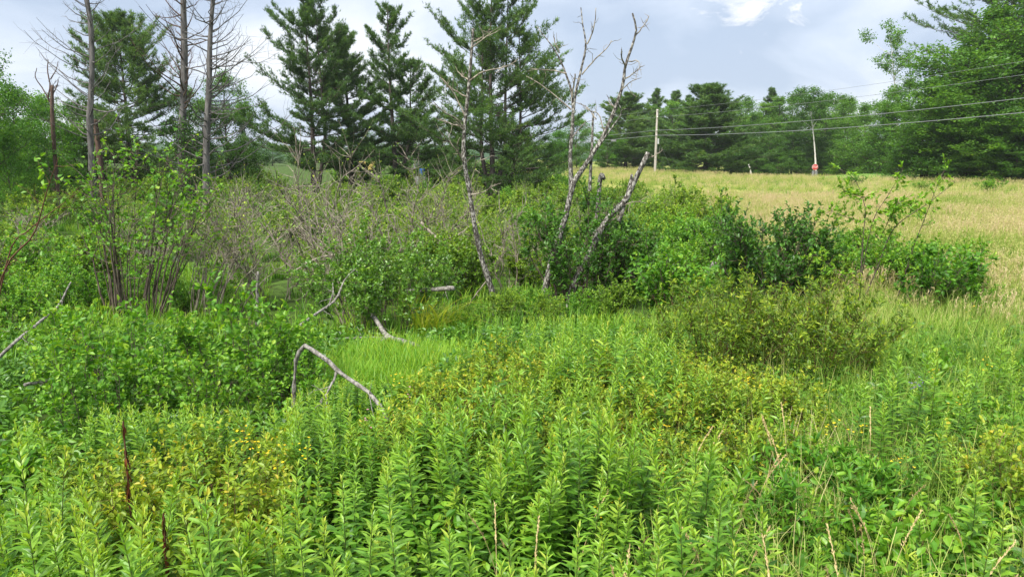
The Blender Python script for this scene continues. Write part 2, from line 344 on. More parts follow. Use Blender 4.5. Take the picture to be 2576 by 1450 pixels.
def shrub(seed, H, W, nst, leaf, ll, nleaf, lmat, smat, bare=.3, lean=(0, 0), ntw=14, sr=.012, spread=.12, twl=.22, dense=.5, wig=.05, young=.25, base=.35, split=0):
    """returns parts [(stem mesh), (foliage mesh)]: stems fan out from a base disc, twigs branch off, leaves sit along the twigs"""
    rng = np.random.default_rng(seed); g = Geo(); gl = Geo(); m = 8
    th = rng.uniform(0, 2 * math.pi, nst); rad = np.sqrt(rng.uniform(0, 1, nst))
    b = np.stack([np.cos(th), np.sin(th), 0 * th], -1) * (rad * W * spread)[:, None]
    top = np.stack([np.cos(th) * rad * W / 2 + lean[0], np.sin(th) * rad * W / 2 + lean[1], H * (1 - .38 * rad ** 2) * rng.uniform(.72, 1.03, nst)], -1)
    t = np.linspace(0, 1, m)[None, :, None]
    bend = t ** 1.35
    P = np.concatenate([b[:, None, :2] + (top - b)[:, None, :2] * bend, b[:, None, 2:] - .06 + (top[:, None, 2:] + .06) * t ** .92], -1)
    P = P + np.cumsum(rng.normal(0, wig * H / m, P.shape), 1) * (t > 0)
    tubes(g, P, sr * H / 1.5 * rng.uniform(.6, 1.2, nst)[:, None] * (1 - .8 * t[:, :, 0]), 5)
    # twigs
    si = rng.integers(0, nst, nst * ntw); tt = bare + (1 - bare) * rng.uniform(0, 1, len(si)) ** .8
    fi = tt * (m - 1); i0 = np.minimum(fi.astype(int), m - 2); fr = (fi - i0)[:, None]
    p0 = P[si, i0] * (1 - fr) + P[si, i0 + 1] * fr; sdir = unit(P[si, i0 + 1] - P[si, i0])
    rd = unit(rng.normal(0, 1, p0.shape)); d = unit(sdir * .55 + rd * .8 + np.array([0, 0, .25]))
    ln = twl * H * rng.uniform(.4, 1.1, len(si)); m2 = 4
    t2 = np.linspace(0, 1, m2)[None, :, None]
    Q = p0[:, None] + d[:, None] * ln[:, None, None] * t2 + np.array([0, 0, 1.]) * (ln[:, None, None] * .18 * t2 ** 2) + np.cumsum(rng.normal(0, .035 * H / m2, (len(si), m2, 3)), 1) * (t2 > 0)
    tubes(g, Q, sr * H / 1.5 * .38 * (1 - .7 * t2[:, :, 0]) * np.ones((len(si), 1)), 3)
    parts = [('stem', g.mesh('stem', [smat]))]
    if nleaf:
        k = nleaf; qi = rng.integers(0, len(si), k); u = rng.uniform(.12, 1, k) ** .75; f = u * (m2 - 1); j = np.minimum(f.astype(int), m2 - 2); fr = (f - j)[:, None]
        pos = Q[qi, j] * (1 - fr) + Q[qi, j + 1] * fr; td = unit(Q[qi, j + 1] - Q[qi, j])
        ld = unit(td * .6 + unit(rng.normal(0, 1, pos.shape)) * .85 + np.array([0, 0, .12]))
        tipy = (u > .86)
        tint = np.clip(base + rng.normal(0, .13, k) + tipy * young, 0, 1)
        nh = up_normals(rng, k, dense); sz = ll * rng.uniform(.6, 1.15, k) * np.where(tipy, .8, 1); wd = rng.uniform(.8, 1.15, k)
        place(gl, leaf, pos[split:], ld[split:], nh[split:], sz[split:], tint[split:], wd[split:])
        parts.append(('foliage', gl.mesh('foliage', [lmat])))
        if split:
            bins = [.2, .35, .5, .65, .8]; lms = []
            for b_ in bins:
                g1 = Geo(); place(g1, leaf, [(0, 0, 0)], np.array([[0, 1., 0]]), np.array([[0, 0, 1.]]), 1.0, b_, 1.0); lms.append(g1.mesh('leaf', [lmat]))
            y = unit(ld[:split]); x = unit(np.cross(y, nh[:split])); z = np.cross(x, y); ls_ = []
            for i in range(split):
                f_ = sz[i]; ls_.append((lms[int(np.argmin([abs(b_ - tint[i]) for b_ in bins]))], Matrix([[x[i, a] * f_ * wd[i], y[i, a] * f_, z[i, a] * f_, pos[i, a]] for a in range(3)] + [[0, 0, 0, 1]])))
            parts.append(('leaf_set', ls_))
    return parts

def broadleaf(seed, H, W, cb=.25, tr=.16, nl=26, ns=9, nleaf=16000, ls=.16, lmat=None, tmat=None, lean=0.0, topy=.6, clump=.28, base=.4):
    """trunk with limbs, and a crown of leaves gathered round the outer branchlets"""
    rng = np.random.default_rng(seed); g = Geo(); gl = Geo()
    m = 10; t = np.linspace(0, 1, m)
    T = np.stack([lean * t ** 1.3 * H + .12 * np.sin(t * 5 + seed), .1 * np.sin(t * 4 + 2 * seed), -.3 + (H * .93 + .3) * t], -1)
    tubes(g, T, tr * (1 - .86 * t) * (1 + .5 * np.exp(-t * 14)), 8)
    tc_ = np.sort(rng.uniform(0, 1, nl)) ** .9; hz = cb * H + tc_ * (H - cb * H)
    Rr = W / 2 * np.sin(math.pi * np.clip(tc_ * (1 - .12) + .16, 0, 1)) ** topy * rng.uniform(.55, 1.12, nl)
    az = np.arange(nl) * 2.4 + rng.normal(0, .4, nl)
    lim_len = Rr
    h0 = np.clip(hz - .55 * lim_len - .04 * H, .12 * H, H * .9)
    i = np.clip(((h0 + .3) / (H * .93 + .3)) * (m - 1), 0, m - 1.001); ii = i.astype(int); fr = (i - ii)[:, None]
    p0 = T[ii] * (1 - fr) + T[ii + 1] * fr
    xy = np.stack([np.cos(az), np.sin(az)], -1)
    tl = hz / H; cx = lean * tl ** 1.3 * H
    p1 = np.concatenate([xy * Rr[:, None] + np.stack([cx, cx * 0], -1), hz[:, None]], -1)
    n1 = 6; s = np.linspace(0, 1, n1)[None, :, None]
    P = p0[:, None] + (p1 - p0)[:, None] * s; P[:, :, 2] += (np.sin(s[:, :, 0] * math.pi) * .08 * lim_len[:, None])
    P += np.cumsum(rng.normal(0, .03 * H / n1, P.shape), 1) * (s > 0) * .6
    tubes(g, P, (tr * .42 * (1 - .55 * tl))[:, None] * (1 - .8 * s[:, :, 0]), 5)
    si = np.repeat(np.arange(nl), ns); f = rng.uniform(.3, 1, len(si)) * (n1 - 1); j = np.minimum(f.astype(int), n1 - 2); fr = (f - j)[:, None]
    q0 = P[si, j] * (1 - fr) + P[si, j + 1] * fr; d = unit(unit(P[si, -1] - P[si, 0]) * .6 + rng.normal(0, .55, q0.shape) + np.array([0, 0, .25]))
    ln = (.10 * W + .22 * lim_len[si]) * rng.uniform(.5, 1.2, len(si)); n2 = 4; s2 = np.linspace(0, 1, n2)[None, :, None]
    Q = q0[:, None] + d[:, None] * ln[:, None, None] * s2 + np.cumsum(rng.normal(0, .05, (len(si), n2, 3)), 1) * (s2 > 0)
    tubes(g, Q, tr * .1 * (1 - .7 * s2[:, :, 0]) * np.ones((len(si), 1)), 3)
    wgt = ln / ln.sum(); qi = rng.choice(len(si), nleaf, p=wgt); u = rng.uniform(.2, 1.08, nleaf); f = np.minimum(u, .999) * (n2 - 1); j = f.astype(int); fr = (f - j)[:, None]
    pos = Q[qi, j] * (1 - fr) + Q[qi, j + 1] * fr + rng.normal(0, 1, (nleaf, 3)) * np.array([clump, clump, clump * .45])
    cl = rng.normal(0, .10, len(si))
    tint = np.clip(base + cl[qi] + rng.normal(0, .12, nleaf), 0, 1)
    place(gl, LF_QUAD, pos, unit(rng.normal(0, 1, (nleaf, 3)) * np.array([1, 1, .5]) + np.array([0, 0, -.1])), up_normals(rng, nleaf, .5), ls * rng.uniform(.6, 1.3, nleaf), tint, rng.uniform(.9, 1.4, nleaf))
    return [('trunk', g.mesh('trunk', [tmat or M['twig']])), ('crown', gl.mesh('crown', [lmat or M['tree']]))]

TUFT = None
def pine(seed, H, W, cb=.12, tr=.2, nb=95, ntuft=9500, trunks=((0, 0, 1.0),), gaps=.25, top=.8, tl=.20, base=.5, plate=.10):
    """white pine: whorls of long limbs with flat plates of needle tufts, ragged outline with gaps"""
    rng = np.random.default_rng(seed); g = Geo(); gl = Geo(); segs = []; wts = []
    for ti, (ox, fork, hs) in enumerate(trunks):
        m = 12; t = np.linspace(0, 1, m); HH = H * hs
        T = np.stack([ox * np.minimum(1, t / max(fork, .01)) + .10 * np.sin(t * 4 + seed + ti), .08 * np.sin(t * 5 + ti) + .3 * ti * np.minimum(1, t / max(fork, .01)), -.3 + (HH + .3) * t], -1)
        tubes(g, T, tr * (.8 if ti else 1) * (1 - .92 * t) * (1 + .35 * np.exp(-t * 16)), 8)
        n = int(nb / len(trunks)); tc_ = np.linspace(0.0, .97, n) ** 1.0
        tc_ = np.clip(tc_ + rng.normal(0, .008, n), 0, .985)
        tc_ = np.round(tc_ * 26) / 26 * .7 + tc_ * .3
        hz = cb * HH + tc_ * (HH - cb * HH); az = rng.uniform(0, 2 * math.pi, n)
        env = W / 2 * 1.28 * (1 - tc_) ** top * (.55 + .45 * sst(0, .12, tc_))
        # sector lobes give the crown an uneven outline
        lob = 1 + .3 * np.sin(az * 2 + seed) * np.sin(tc_ * 7 + seed) + .18 * np.sin(az * 3 + 2 * seed + tc_ * 12)
        ln = np.maximum(env * lob * rng.uniform(.62, 1.1, n), .3)
        ln *= np.where(rng.uniform(0, 1, n) < gaps * (1 - tc_), rng.uniform(.25, .6, n), 1)
        el = np.interp(tc_, [0, .35, .7, 1], [R(-4), R(12), R(32), R(62)]) + rng.normal(0, .10, n)
        ln = np.minimum(ln, (HH - hz + .10) / np.maximum(np.sin(el) + .16, .12))
        i = np.clip((hz + .3) / (HH + .3) * (m - 1), 0, m - 1.001); ii = i.astype(int); fr = (i - ii)[:, None]
        p0 = T[ii] * (1 - fr) + T[ii + 1] * fr
        n1 = 7; s = np.linspace(0, 1, n1)[None, :, None]; hd = np.stack([np.cos(az), np.sin(az)], -1)
        Px = hd[:, None] * (np.cos(el) * ln)[:, None, None] * s
        Pz = (np.sin(el) * ln)[:, None] * s[:, :, 0] + (.14 * ln)[:, None] * (s[:, :, 0] ** 2.2) - .05 * ln[:, None] * np.sin(s[:, :, 0] * math.pi)
        P = p0[:, None] + np.concatenate([Px, Pz[..., None]], -1) + np.cumsum(rng.normal(0, .02, (n, n1, 3)), 1) * (s > 0) * ln[:, None, None] * .6
        tubes(g, P, (tr * .22 * (1 - .7 * tc_))[:, None] * (1 - .8 * s[:, :, 0]), 4)
        # branchlets in a flat fan
        nbk = 18; si = np.repeat(np.arange(n), nbk); u = rng.uniform(.2, 1, len(si)) ** .9; f = u * (n1 - 1.001); j = f.astype(int); fr = (f - j)[:, None]
        q0 = P[si, j] * (1 - fr) + P[si, j + 1] * fr; fw = unit(P[si, j + 1] - P[si, j]); side = unit(np.cross(fw, [0, 0, 1.])) * rng.choice([-1, 1], len(si))[:, None]
        d = unit(fw * .75 + side * rng.uniform(.3, 1.0, len(si))[:, None] + np.array([0, 0, .12]) + rng.normal(0, .10, q0.shape))
        bl = (.16 + .26 * ln[si] * (1.15 - .6 * u)) * rng.uniform(.6, 1.15, len(si)); s2 = np.linspace(0, 1, 3)[None, :, None]
        Q = q0[:, None] + d[:, None] * bl[:, None, None] * s2; Q[:, :, 2] += .1 * bl[:, None] * s2[:, :, 0] ** 2
        tubes(g, Q, .012 * (1 - .6 * s2[:, :, 0]) * np.ones((len(si), 1)), 3)
        segs.append(Q); wts.append(bl)
    Q = np.concatenate(segs); bl = np.concatenate(wts); qi = rng.choice(len(Q), ntuft, p=bl / bl.sum())
    u = rng.uniform(.15, 1.05, ntuft)[:, None]; pos = Q[qi, 0] + (Q[qi, 2] - Q[qi, 0]) * u + rng.normal(0, 1, (ntuft, 3)) * np.array([.07, .07, .04])
    dirb = unit(Q[qi, 2] - Q[qi, 0]); br = rng.normal(0, .09, len(Q)); tint0 = base + br[qi] + rng.normal(0, .10, ntuft)
    k = 5
    for a in range(k):
        d = unit(dirb * .7 + rng.normal(0, .62, (ntuft, 3)) + np.array([0, 0, .38]))
        place(gl, (np.array([(-.5, 0, 0), (.5, 0, 0), (0, 1, 0)], float), [np.array([(0, 1, 2)])]), pos, d, unit(rng.normal(0, 1, (ntuft, 3)) + np.array([0, 0, .8])), tl * rng.uniform(.7, 1.3, ntuft), np.clip(tint0 + rng.normal(0, .08, ntuft), 0, 1), .17)
    return [('trunk', g.mesh('trunk', [M['pinebark']])), ('crown', gl.mesh('crown', [M['pine']]))]

def goldenrod_leaves(rng, H, n):
    """positions, directions, lengths and tints of a leafy upright stem"""
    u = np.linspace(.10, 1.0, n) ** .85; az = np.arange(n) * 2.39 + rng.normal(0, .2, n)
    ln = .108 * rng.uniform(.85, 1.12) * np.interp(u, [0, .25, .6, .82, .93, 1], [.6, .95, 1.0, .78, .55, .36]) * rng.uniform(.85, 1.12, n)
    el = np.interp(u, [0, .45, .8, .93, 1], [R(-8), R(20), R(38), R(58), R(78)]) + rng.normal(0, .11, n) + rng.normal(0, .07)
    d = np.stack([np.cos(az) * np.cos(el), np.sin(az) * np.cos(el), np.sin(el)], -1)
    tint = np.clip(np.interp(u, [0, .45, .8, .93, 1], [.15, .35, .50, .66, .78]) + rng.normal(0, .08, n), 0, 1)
    bendx, bendy = rng.normal(0, .05, 2)
    pos = np.stack([bendx * u ** 2 * H, bendy * u ** 2 * H, u * H], -1)
    return u, pos, d, ln, tint, (bendx, bendy)
def stem_line(H, bend, m=6):
    t = np.linspace(-.05, 1, m); return np.stack([bend[0] * t ** 2 * H, bend[1] * t ** 2 * H, t * H], -1)
def goldenrod(seed, H, n=58, split=True, leaf=LF_LANCE):
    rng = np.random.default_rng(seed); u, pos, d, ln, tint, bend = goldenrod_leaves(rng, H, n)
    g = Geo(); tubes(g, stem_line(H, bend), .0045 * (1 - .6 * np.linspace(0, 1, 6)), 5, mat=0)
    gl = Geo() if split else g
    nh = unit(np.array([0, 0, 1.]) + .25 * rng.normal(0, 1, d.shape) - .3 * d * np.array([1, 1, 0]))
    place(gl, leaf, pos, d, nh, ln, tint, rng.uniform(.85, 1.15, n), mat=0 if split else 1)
    if not split: return g.mesh('goldenrod', [M['stem'], M['gold']])
    return [('stem', g.mesh('stem', [M['stem']])), ('foliage', gl.mesh('foliage', [M['gold']]))]

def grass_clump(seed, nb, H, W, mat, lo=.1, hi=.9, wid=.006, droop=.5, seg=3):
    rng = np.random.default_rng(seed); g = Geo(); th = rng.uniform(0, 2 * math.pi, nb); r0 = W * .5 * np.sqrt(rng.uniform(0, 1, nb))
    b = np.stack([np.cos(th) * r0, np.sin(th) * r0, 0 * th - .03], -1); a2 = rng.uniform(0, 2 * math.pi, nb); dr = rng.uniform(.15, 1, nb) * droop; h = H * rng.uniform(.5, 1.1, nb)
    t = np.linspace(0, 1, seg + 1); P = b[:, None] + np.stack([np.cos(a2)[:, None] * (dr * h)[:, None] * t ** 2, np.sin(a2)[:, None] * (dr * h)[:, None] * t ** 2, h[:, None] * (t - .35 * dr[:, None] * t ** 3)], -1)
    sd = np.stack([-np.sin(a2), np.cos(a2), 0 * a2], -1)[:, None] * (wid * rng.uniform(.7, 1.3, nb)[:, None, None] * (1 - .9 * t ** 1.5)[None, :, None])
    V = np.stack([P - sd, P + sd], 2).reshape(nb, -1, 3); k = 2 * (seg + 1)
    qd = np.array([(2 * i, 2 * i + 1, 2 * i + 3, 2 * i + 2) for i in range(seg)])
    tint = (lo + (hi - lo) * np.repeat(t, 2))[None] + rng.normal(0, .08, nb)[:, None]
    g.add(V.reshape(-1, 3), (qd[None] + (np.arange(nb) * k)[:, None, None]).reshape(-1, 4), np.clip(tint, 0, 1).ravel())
    return g, mat
def add_plumes(g, seed, n, H, W, size, mat):
    """thin seed heads on the tallest stalks of a grass clump"""
    rng = np.random.default_rng(seed); b = np.stack([rng.uniform(-W / 2, W / 2, n), rng.uniform(-W / 2, W / 2, n), np.full(n, -.03)], -1)
    top = b + np.stack([rng.normal(0, .12 * H, n), rng.normal(0, .12 * H, n), H * rng.uniform(.8, 1.15, n)], -1)
    t = np.linspace(0, 1, 4)[None, :, None]; P = b[:, None] + (top - b)[:, None] * t
    tubes(g, P, np.full((n, 4), .0016), 3, .75, 0)
    k = 9; u = rng.uniform(0, 1, (n, k)); pos = (top[:, None] - (top - b)[:, None] * (u * size / H)[..., None]).reshape(-1, 3)
    place(g, (np.array([(-.5, 0, 0), (.5, 0, 0), (0, 1, 0)], float), [np.array([(0, 1, 2)])]), pos, unit(np.array([0, 0, 1.]) + rng.normal(0, .5, pos.shape)), unit(rng.normal(0, 1, pos.shape)), size * .34, .92, .28)

# scatter as one object of uncountable stuff
PROTO_N = 0
def scatter(name, meshes, P, rz, tilt, sc, idx, seed=0):
    global PROTO_N
    col = bpy.data.collections.new('source_%d' % PROTO_N)
    for i, me in enumerate(meshes):
        col.objects.link(bpy.data.objects.new('source_%d_%02d' % (PROTO_N, i), me))
    PROTO_N += 1
    n = len(P); me = bpy.data.meshes.new(name); me.vertices.add(n); me.vertices.foreach_set('co', np.asarray(P, 'f4').ravel())
    rot = np.stack([tilt[:, 0], tilt[:, 1], rz], -1)
    me.attributes.new('rot', 'FLOAT_VECTOR', 'POINT').data.foreach_set('vector', rot.astype('f4').ravel())
    me.attributes.new('scl', 'FLOAT', 'POINT').data.foreach_set('value', np.asarray(sc, 'f4'))
    me.attributes.new('pick', 'INT', 'POINT').data.foreach_set('value', np.asarray(idx, 'i4'))
    ng = bpy.data.node_groups.new(name, 'GeometryNodeTree')
    ng.interface.new_socket('Geometry', in_out='INPUT', socket_type='NodeSocketGeometry'); ng.interface.new_socket('Geometry', in_out='OUTPUT', socket_type='NodeSocketGeometry')
    gi, go = N(ng, 'NodeGroupInput'), N(ng, 'NodeGroupOutput'); ip = N(ng, 'GeometryNodeInstanceOnPoints'); ci = N(ng, 'GeometryNodeCollectionInfo')
    ci.inputs['Collection'].default_value = col; ci.inputs['Separate Children'].default_value = True; ci.inputs['Reset Children'].default_value = True
    def na(nm, dt):
        a = N(ng, 'GeometryNodeInputNamedAttribute', data_type=dt); a.inputs['Name'].default_value = nm; return a.outputs['Attribute']
    L(ng, gi.outputs[0], ip.inputs['Points']); L(ng, ci.outputs[0], ip.inputs['Instance']); ip.inputs['Pick Instance'].default_value = True
    L(ng, na('pick', 'INT'), ip.inputs['Instance Index']); L(ng, na('rot', 'FLOAT_VECTOR'), ip.inputs['Rotation']); L(ng, na('scl', 'FLOAT'), ip.inputs['Scale'])
    L(ng, ip.outputs[0], go.inputs[0])
    o = obj(name, me); o.modifiers.new('scatter', 'NODES').node_group = ng
    return o

# ------------------------------------------------------------------ placing helpers
def ground_at(px, Y, pyref=395):
    x = at(px, pyref, Y)[0]; return np.array((x, Y, float(gz(x, Y))))
def on_ground(px, py, z0=None):
    """point where the line of sight meets the ground"""
    d = ray(px, py); t = 1.0
    lo, hi = .5, 200.0
    for _ in range(60):
        t = (lo + hi) / 2; p = np.array((0, 0, CZ)) + d * t
        if p[2] > gz(p[0], p[1]): lo = t
        else: hi = t
    return p
def px2m(w_, Y): return w_ * Y / F
rng = np.random.default_rng(77)

# ------------------------------------------------------------------ white pines behind the marsh
def put(name, parts, H0, W0, px, top, Y, wpx, label, cat, group=None, rz=0.0, pyref=250):
    b = ground_at(px, Y, pyref); H = at(px, top, Y)[2] - b[2]; W = px2m(wpx, Y)
    return thing(name, parts, b, rz, (W / W0, W / W0, H / H0), label, cat, group)
PINES = [
    (11, 312, 42, 46, 370, ((0, 0, 1),), .10, 150, 30000, 'dense full white pine standing behind the tall dead trunks', dict(gaps=.1, top=.62, cb=.06)),
    (12, 778, -6, 47, 300, ((0, 0, 1), (.75, .35, .93)), .16, 110, 21000, 'open white pine with twin forked trunks and sky between its limbs', dict(gaps=.2, top=.5)),
    (13, 872, 76, 50, 200, ((0, 0, 1),), .12, 100, 17000, 'narrow dark white pine squeezed between two taller pines', dict(gaps=.15, top=.55)),
    (14, 985, 18, 48, 235, ((0, 0, 1), (1.3, .5, .72)), .14, 110, 20000, 'white pine with bare lower trunk and a side leader beside the widest pine', dict(gaps=.15, top=.55)),
    (15, 1238, -40, 45, 370, ((0, 0, 1), (.9, .25, .97), (-.7, .3, .9), (1.7, .3, .8)), .06, 180, 36000, 'widest white pine with several trunks rising from one base', dict(gaps=.12, top=.5)),
]
for sd, px, top, Yd, wpx, trk, cb, nb, nt_, lab, kw in PINES:
    b = ground_at(px, Yd, 250); H = at(px, top, Yd)[2] - b[2]; kw = dict(kw); kw.pop('plate', 0); kw['cb'] = cb
    thing('pine_tree', pine(sd, H, px2m(wpx, Yd), nb=nb, ntuft=nt_, trunks=trk, **kw), b, 0, 1, lab, 'pine tree', 'white pines behind the marsh')
cone = pine(21, 12, 8, cb=.01, nb=170, ntuft=30000, gaps=.05, top=.62, tl=.27)
slim = pine(22, 12, 5, cb=.2, nb=80, ntuft=8000, gaps=.2, top=.7, tl=.28)
put('pine_tree', cone, 12, 8, 1785, 214, 84, 250, 'broad conical pine beside the utility pole with boughs down to the field', 'pine tree', rz=1.0)
put('pine_tree', cone, 12, 8, 1580, 236, 101, 190, 'conical pine on the pole side of the dead birches, seen behind the wires', 'pine tree', rz=3.0)
for k, (px, top, Yd, wp) in enumerate(((1650, 226, 122, 95), (1700, 231, 126, 110), (1735, 242, 120, 90), (1942, 224, 118, 90))):
    put('pine_tree', slim, 12, 5, px, top, Yd, wp, 'slim pine top rising out of the far tree line', 'pine tree', 'slim pines in the far tree line', rz=k * 1.3)
big = pine(23, 22, 11, cb=.25, nb=130, ntuft=20000, gaps=.2, top=.5, tl=.26, tr=.3)
put('pine_tree', big, 22, 11, 2520, -190, 66, 330, 'tallest pine with horizontal limbs showing above the maples at the field edge', 'pine tree', rz=.6, pyref=100)
put('pine_tree', big, 22, 11, 2640, -260, 63, 300, 'tall pine at the end of the wood beyond the tallest pine', 'pine tree', rz=2.6, pyref=100)

# ------------------------------------------------------------------ broadleaf trees
BL = [broadleaf(31, 12, 8, .12, .18, 34, 10, 17000, .20), broadleaf(32, 13, 7.5, .18, .18, 32, 10, 16000, .20, base=.5),
      broadleaf(33, 11, 8, .06, .16, 36, 10, 18000, .19, base=.32), broadleaf(34, 9, 7, .05, .12, 36, 9, 16000, .16, M['alder'], base=.35)]
BH = [(12, 8), (13, 7.5), (11, 8), (9, 7)]
def tree(k, px, top, Yd, wp, label, group=None, rz=0.0, name='broadleaf_tree'):
    return put(name, BL[k], *BH[k], px, top, Yd, wp, label, 'tree', group, rz, max(top, 150))
for i, (k, px, top, Yd, wp) in enumerate(((2, 2185, 262, 92, 160), (0, 2290, 205, 76, 190), (2, 2240, 225, 80, 160), (1, 2350, 200, 66, 180), (0, 2425, 120, 62, 210), (1, 2490, 30, 60, 320), (0, 2580, -40, 58, 340), (2, 2660, -60, 57, 320), (2, 2380, 210, 61, 220), (1, 2455, 180, 59, 250), (1, 2545, 160, 57, 260),
                                     (2, 2330, 300, 61, 190), (0, 2415, 270, 59, 210), (2, 2500, 300, 57, 230), (1, 2590, 260, 56, 240), (2, 2235, 300, 88, 150), (2, 2560, 360, 55, 200), (2, 2440, 375, 58, 170))):
    tree(k, px, top, Yd, wp, 'leafy tree in the dark wood edge beyond the dry field', 'trees of the wood edge beyond the field', i * 1.7)
for i, (k, px, top, Yd, wp) in enumerate(((1, 1695, 258, 114, 130), (1, 1640, 268, 118, 110), (1, 1850, 258, 110, 120), (2, 1900, 285, 106, 110), (1, 1960, 246, 110, 120), (1, 2085, 238, 108, 130), (0, 2140, 252, 102, 130),
                                     (2, 1880, 330, 100, 110), (2, 1940, 330, 101, 110), (0, 2000, 300, 104, 110), (2, 2090, 330, 100, 110), (2, 2150, 340, 96, 110), (1, 1735, 290, 110, 100), (2, 2010, 370, 100, 90), (2, 1960, 385, 98, 80), (2, 2110, 390, 97, 80), (2, 1650, 330, 112, 90), (1, 1815, 250, 116, 150), (0, 1880, 252, 114, 150), (1, 1925, 262, 112, 140), (0, 1995, 246, 113, 150), (1, 2060, 250, 112, 150), (0, 2120, 246, 109, 150), (1, 1745, 256, 118, 140), (1, 1600, 262, 120, 140), (2, 1840, 350, 99, 120), (2, 2060, 350, 101, 110), (2, 1905, 390, 97, 90))):
    tree(k, px, top, Yd, wp, 'leafy tree in the far tree line behind the field', 'broadleaf trees in the far tree line', i * 2.1)
tree(3, 1452, 296, 92, 120, 'bright green tree between the widest pine and the pole', rz=.4)
tree(3, 1405, 330, 88, 100, 'smaller bright green tree tucked against the widest pine', rz=2.4)
tree(3, 1530, 330, 96, 90, 'small bright tree behind the leaning birch trunks', rz=1.1)
for i, (k, px, top, Yd, wp) in enumerate(((3, 20, 218, 34, 230), (3, 105, 245, 38, 190), (0, 175, 265, 44, 170), (3, -90, 190, 31, 220), (2, 60, 300, 42, 200), (3, 5, 330, 28, 150))):
    tree(k, px, top, Yd, wp, 'light green leafy tree growing beside the dead snag', 'light green trees beside the snag', i * 1.9)
for i, (k, px, top, Yd, wp) in enumerate(((2, 470, 222, 52, 130), (0, 560, 190, 53, 180), (2, 610, 262, 55, 110))):
    tree(k, px, top, Yd, wp, 'dark leafy tree behind the two tallest dead trunks', 'dark trees behind the dead trunks', i * 2.3)
for i, (k, px, top, Yd, wp) in enumerate(((2, 1095, 300, 56, 110), (3, 1020, 285, 58, 120), (2, 1160, 330, 52, 130), (2, 1300, 320, 50, 130), (2, 1370, 340, 50, 110), (2, 920, 330, 58, 110))):
    tree(k, px, top, Yd, wp, 'young leafy tree filling the gap under the white pines', 'young trees under the pines', i * 1.3)
over = broadleaf(36, 9, 6, .35, .14, 20, 8, 7000, .15, M['tree'])
put('broadleaf_tree', over, 9, 6, -75, 95, 27, 215, 'dark leafy tree crown hanging above the light green trees by the snag', 'tree', rz=.2, pyref=200)
for i in range(16):
    tree((2, 0, 1)[i % 3], 215 + 52 * i + 20 * math.sin(i * 2.1), 366 + 9 * math.sin(i * 1.7), 135 + 12 * (i % 4), 75, 'small distant tree on the low rise seen between the pine trunks', 'distant trees on the low rise', i * 1.1)
# tall spindly tree with a sparse high crown
b = ground_at(2272, 84, 300); topz = at(2225, 60, 84)[2]; Ht = topz - b[2]
thing('broadleaf_tree', broadleaf(37, Ht, 6.2, .72, .14, 14, 6, 3600, .22, M['tree'], M['birch'], lean=-.13, topy=.5, clump=.24), b, 0, 1, 'tall spindly tree with bare pale trunk and small sparse crown above the wood', 'tree')
# leaning white birch behind the stop sign
b = ground_at(2052, 97, 440); Ht = at(2030, 218, 97)[2] - b[2]
thing('birch_tree', broadleaf(38, Ht, 7.0, .66, .15, 14, 7, 6000, .24, M['tree'], M['birch'], lean=-.14, topy=.55), b, 0, 1, 'leaning white birch with pale trunk right behind the stop sign', 'tree')
b = ground_at(1894, 92, 440)
g = Geo(); pp = np.array([(0, 0, -.2), (-.25, 0, .9), (-.62, 0, 2.1)]); tubes(g, np.vstack([smoothline(pp, 8), [(-.63, 0, 2.12)]]), [.13, .12, .11, .1, .1, .09, .09, .085, .0], 7)
tag(obj('birch_stump', g.mesh('birch_stump', [M['birch']]), None, b), 'short broken white birch stub leaning at the edge of the far trees', 'stump')

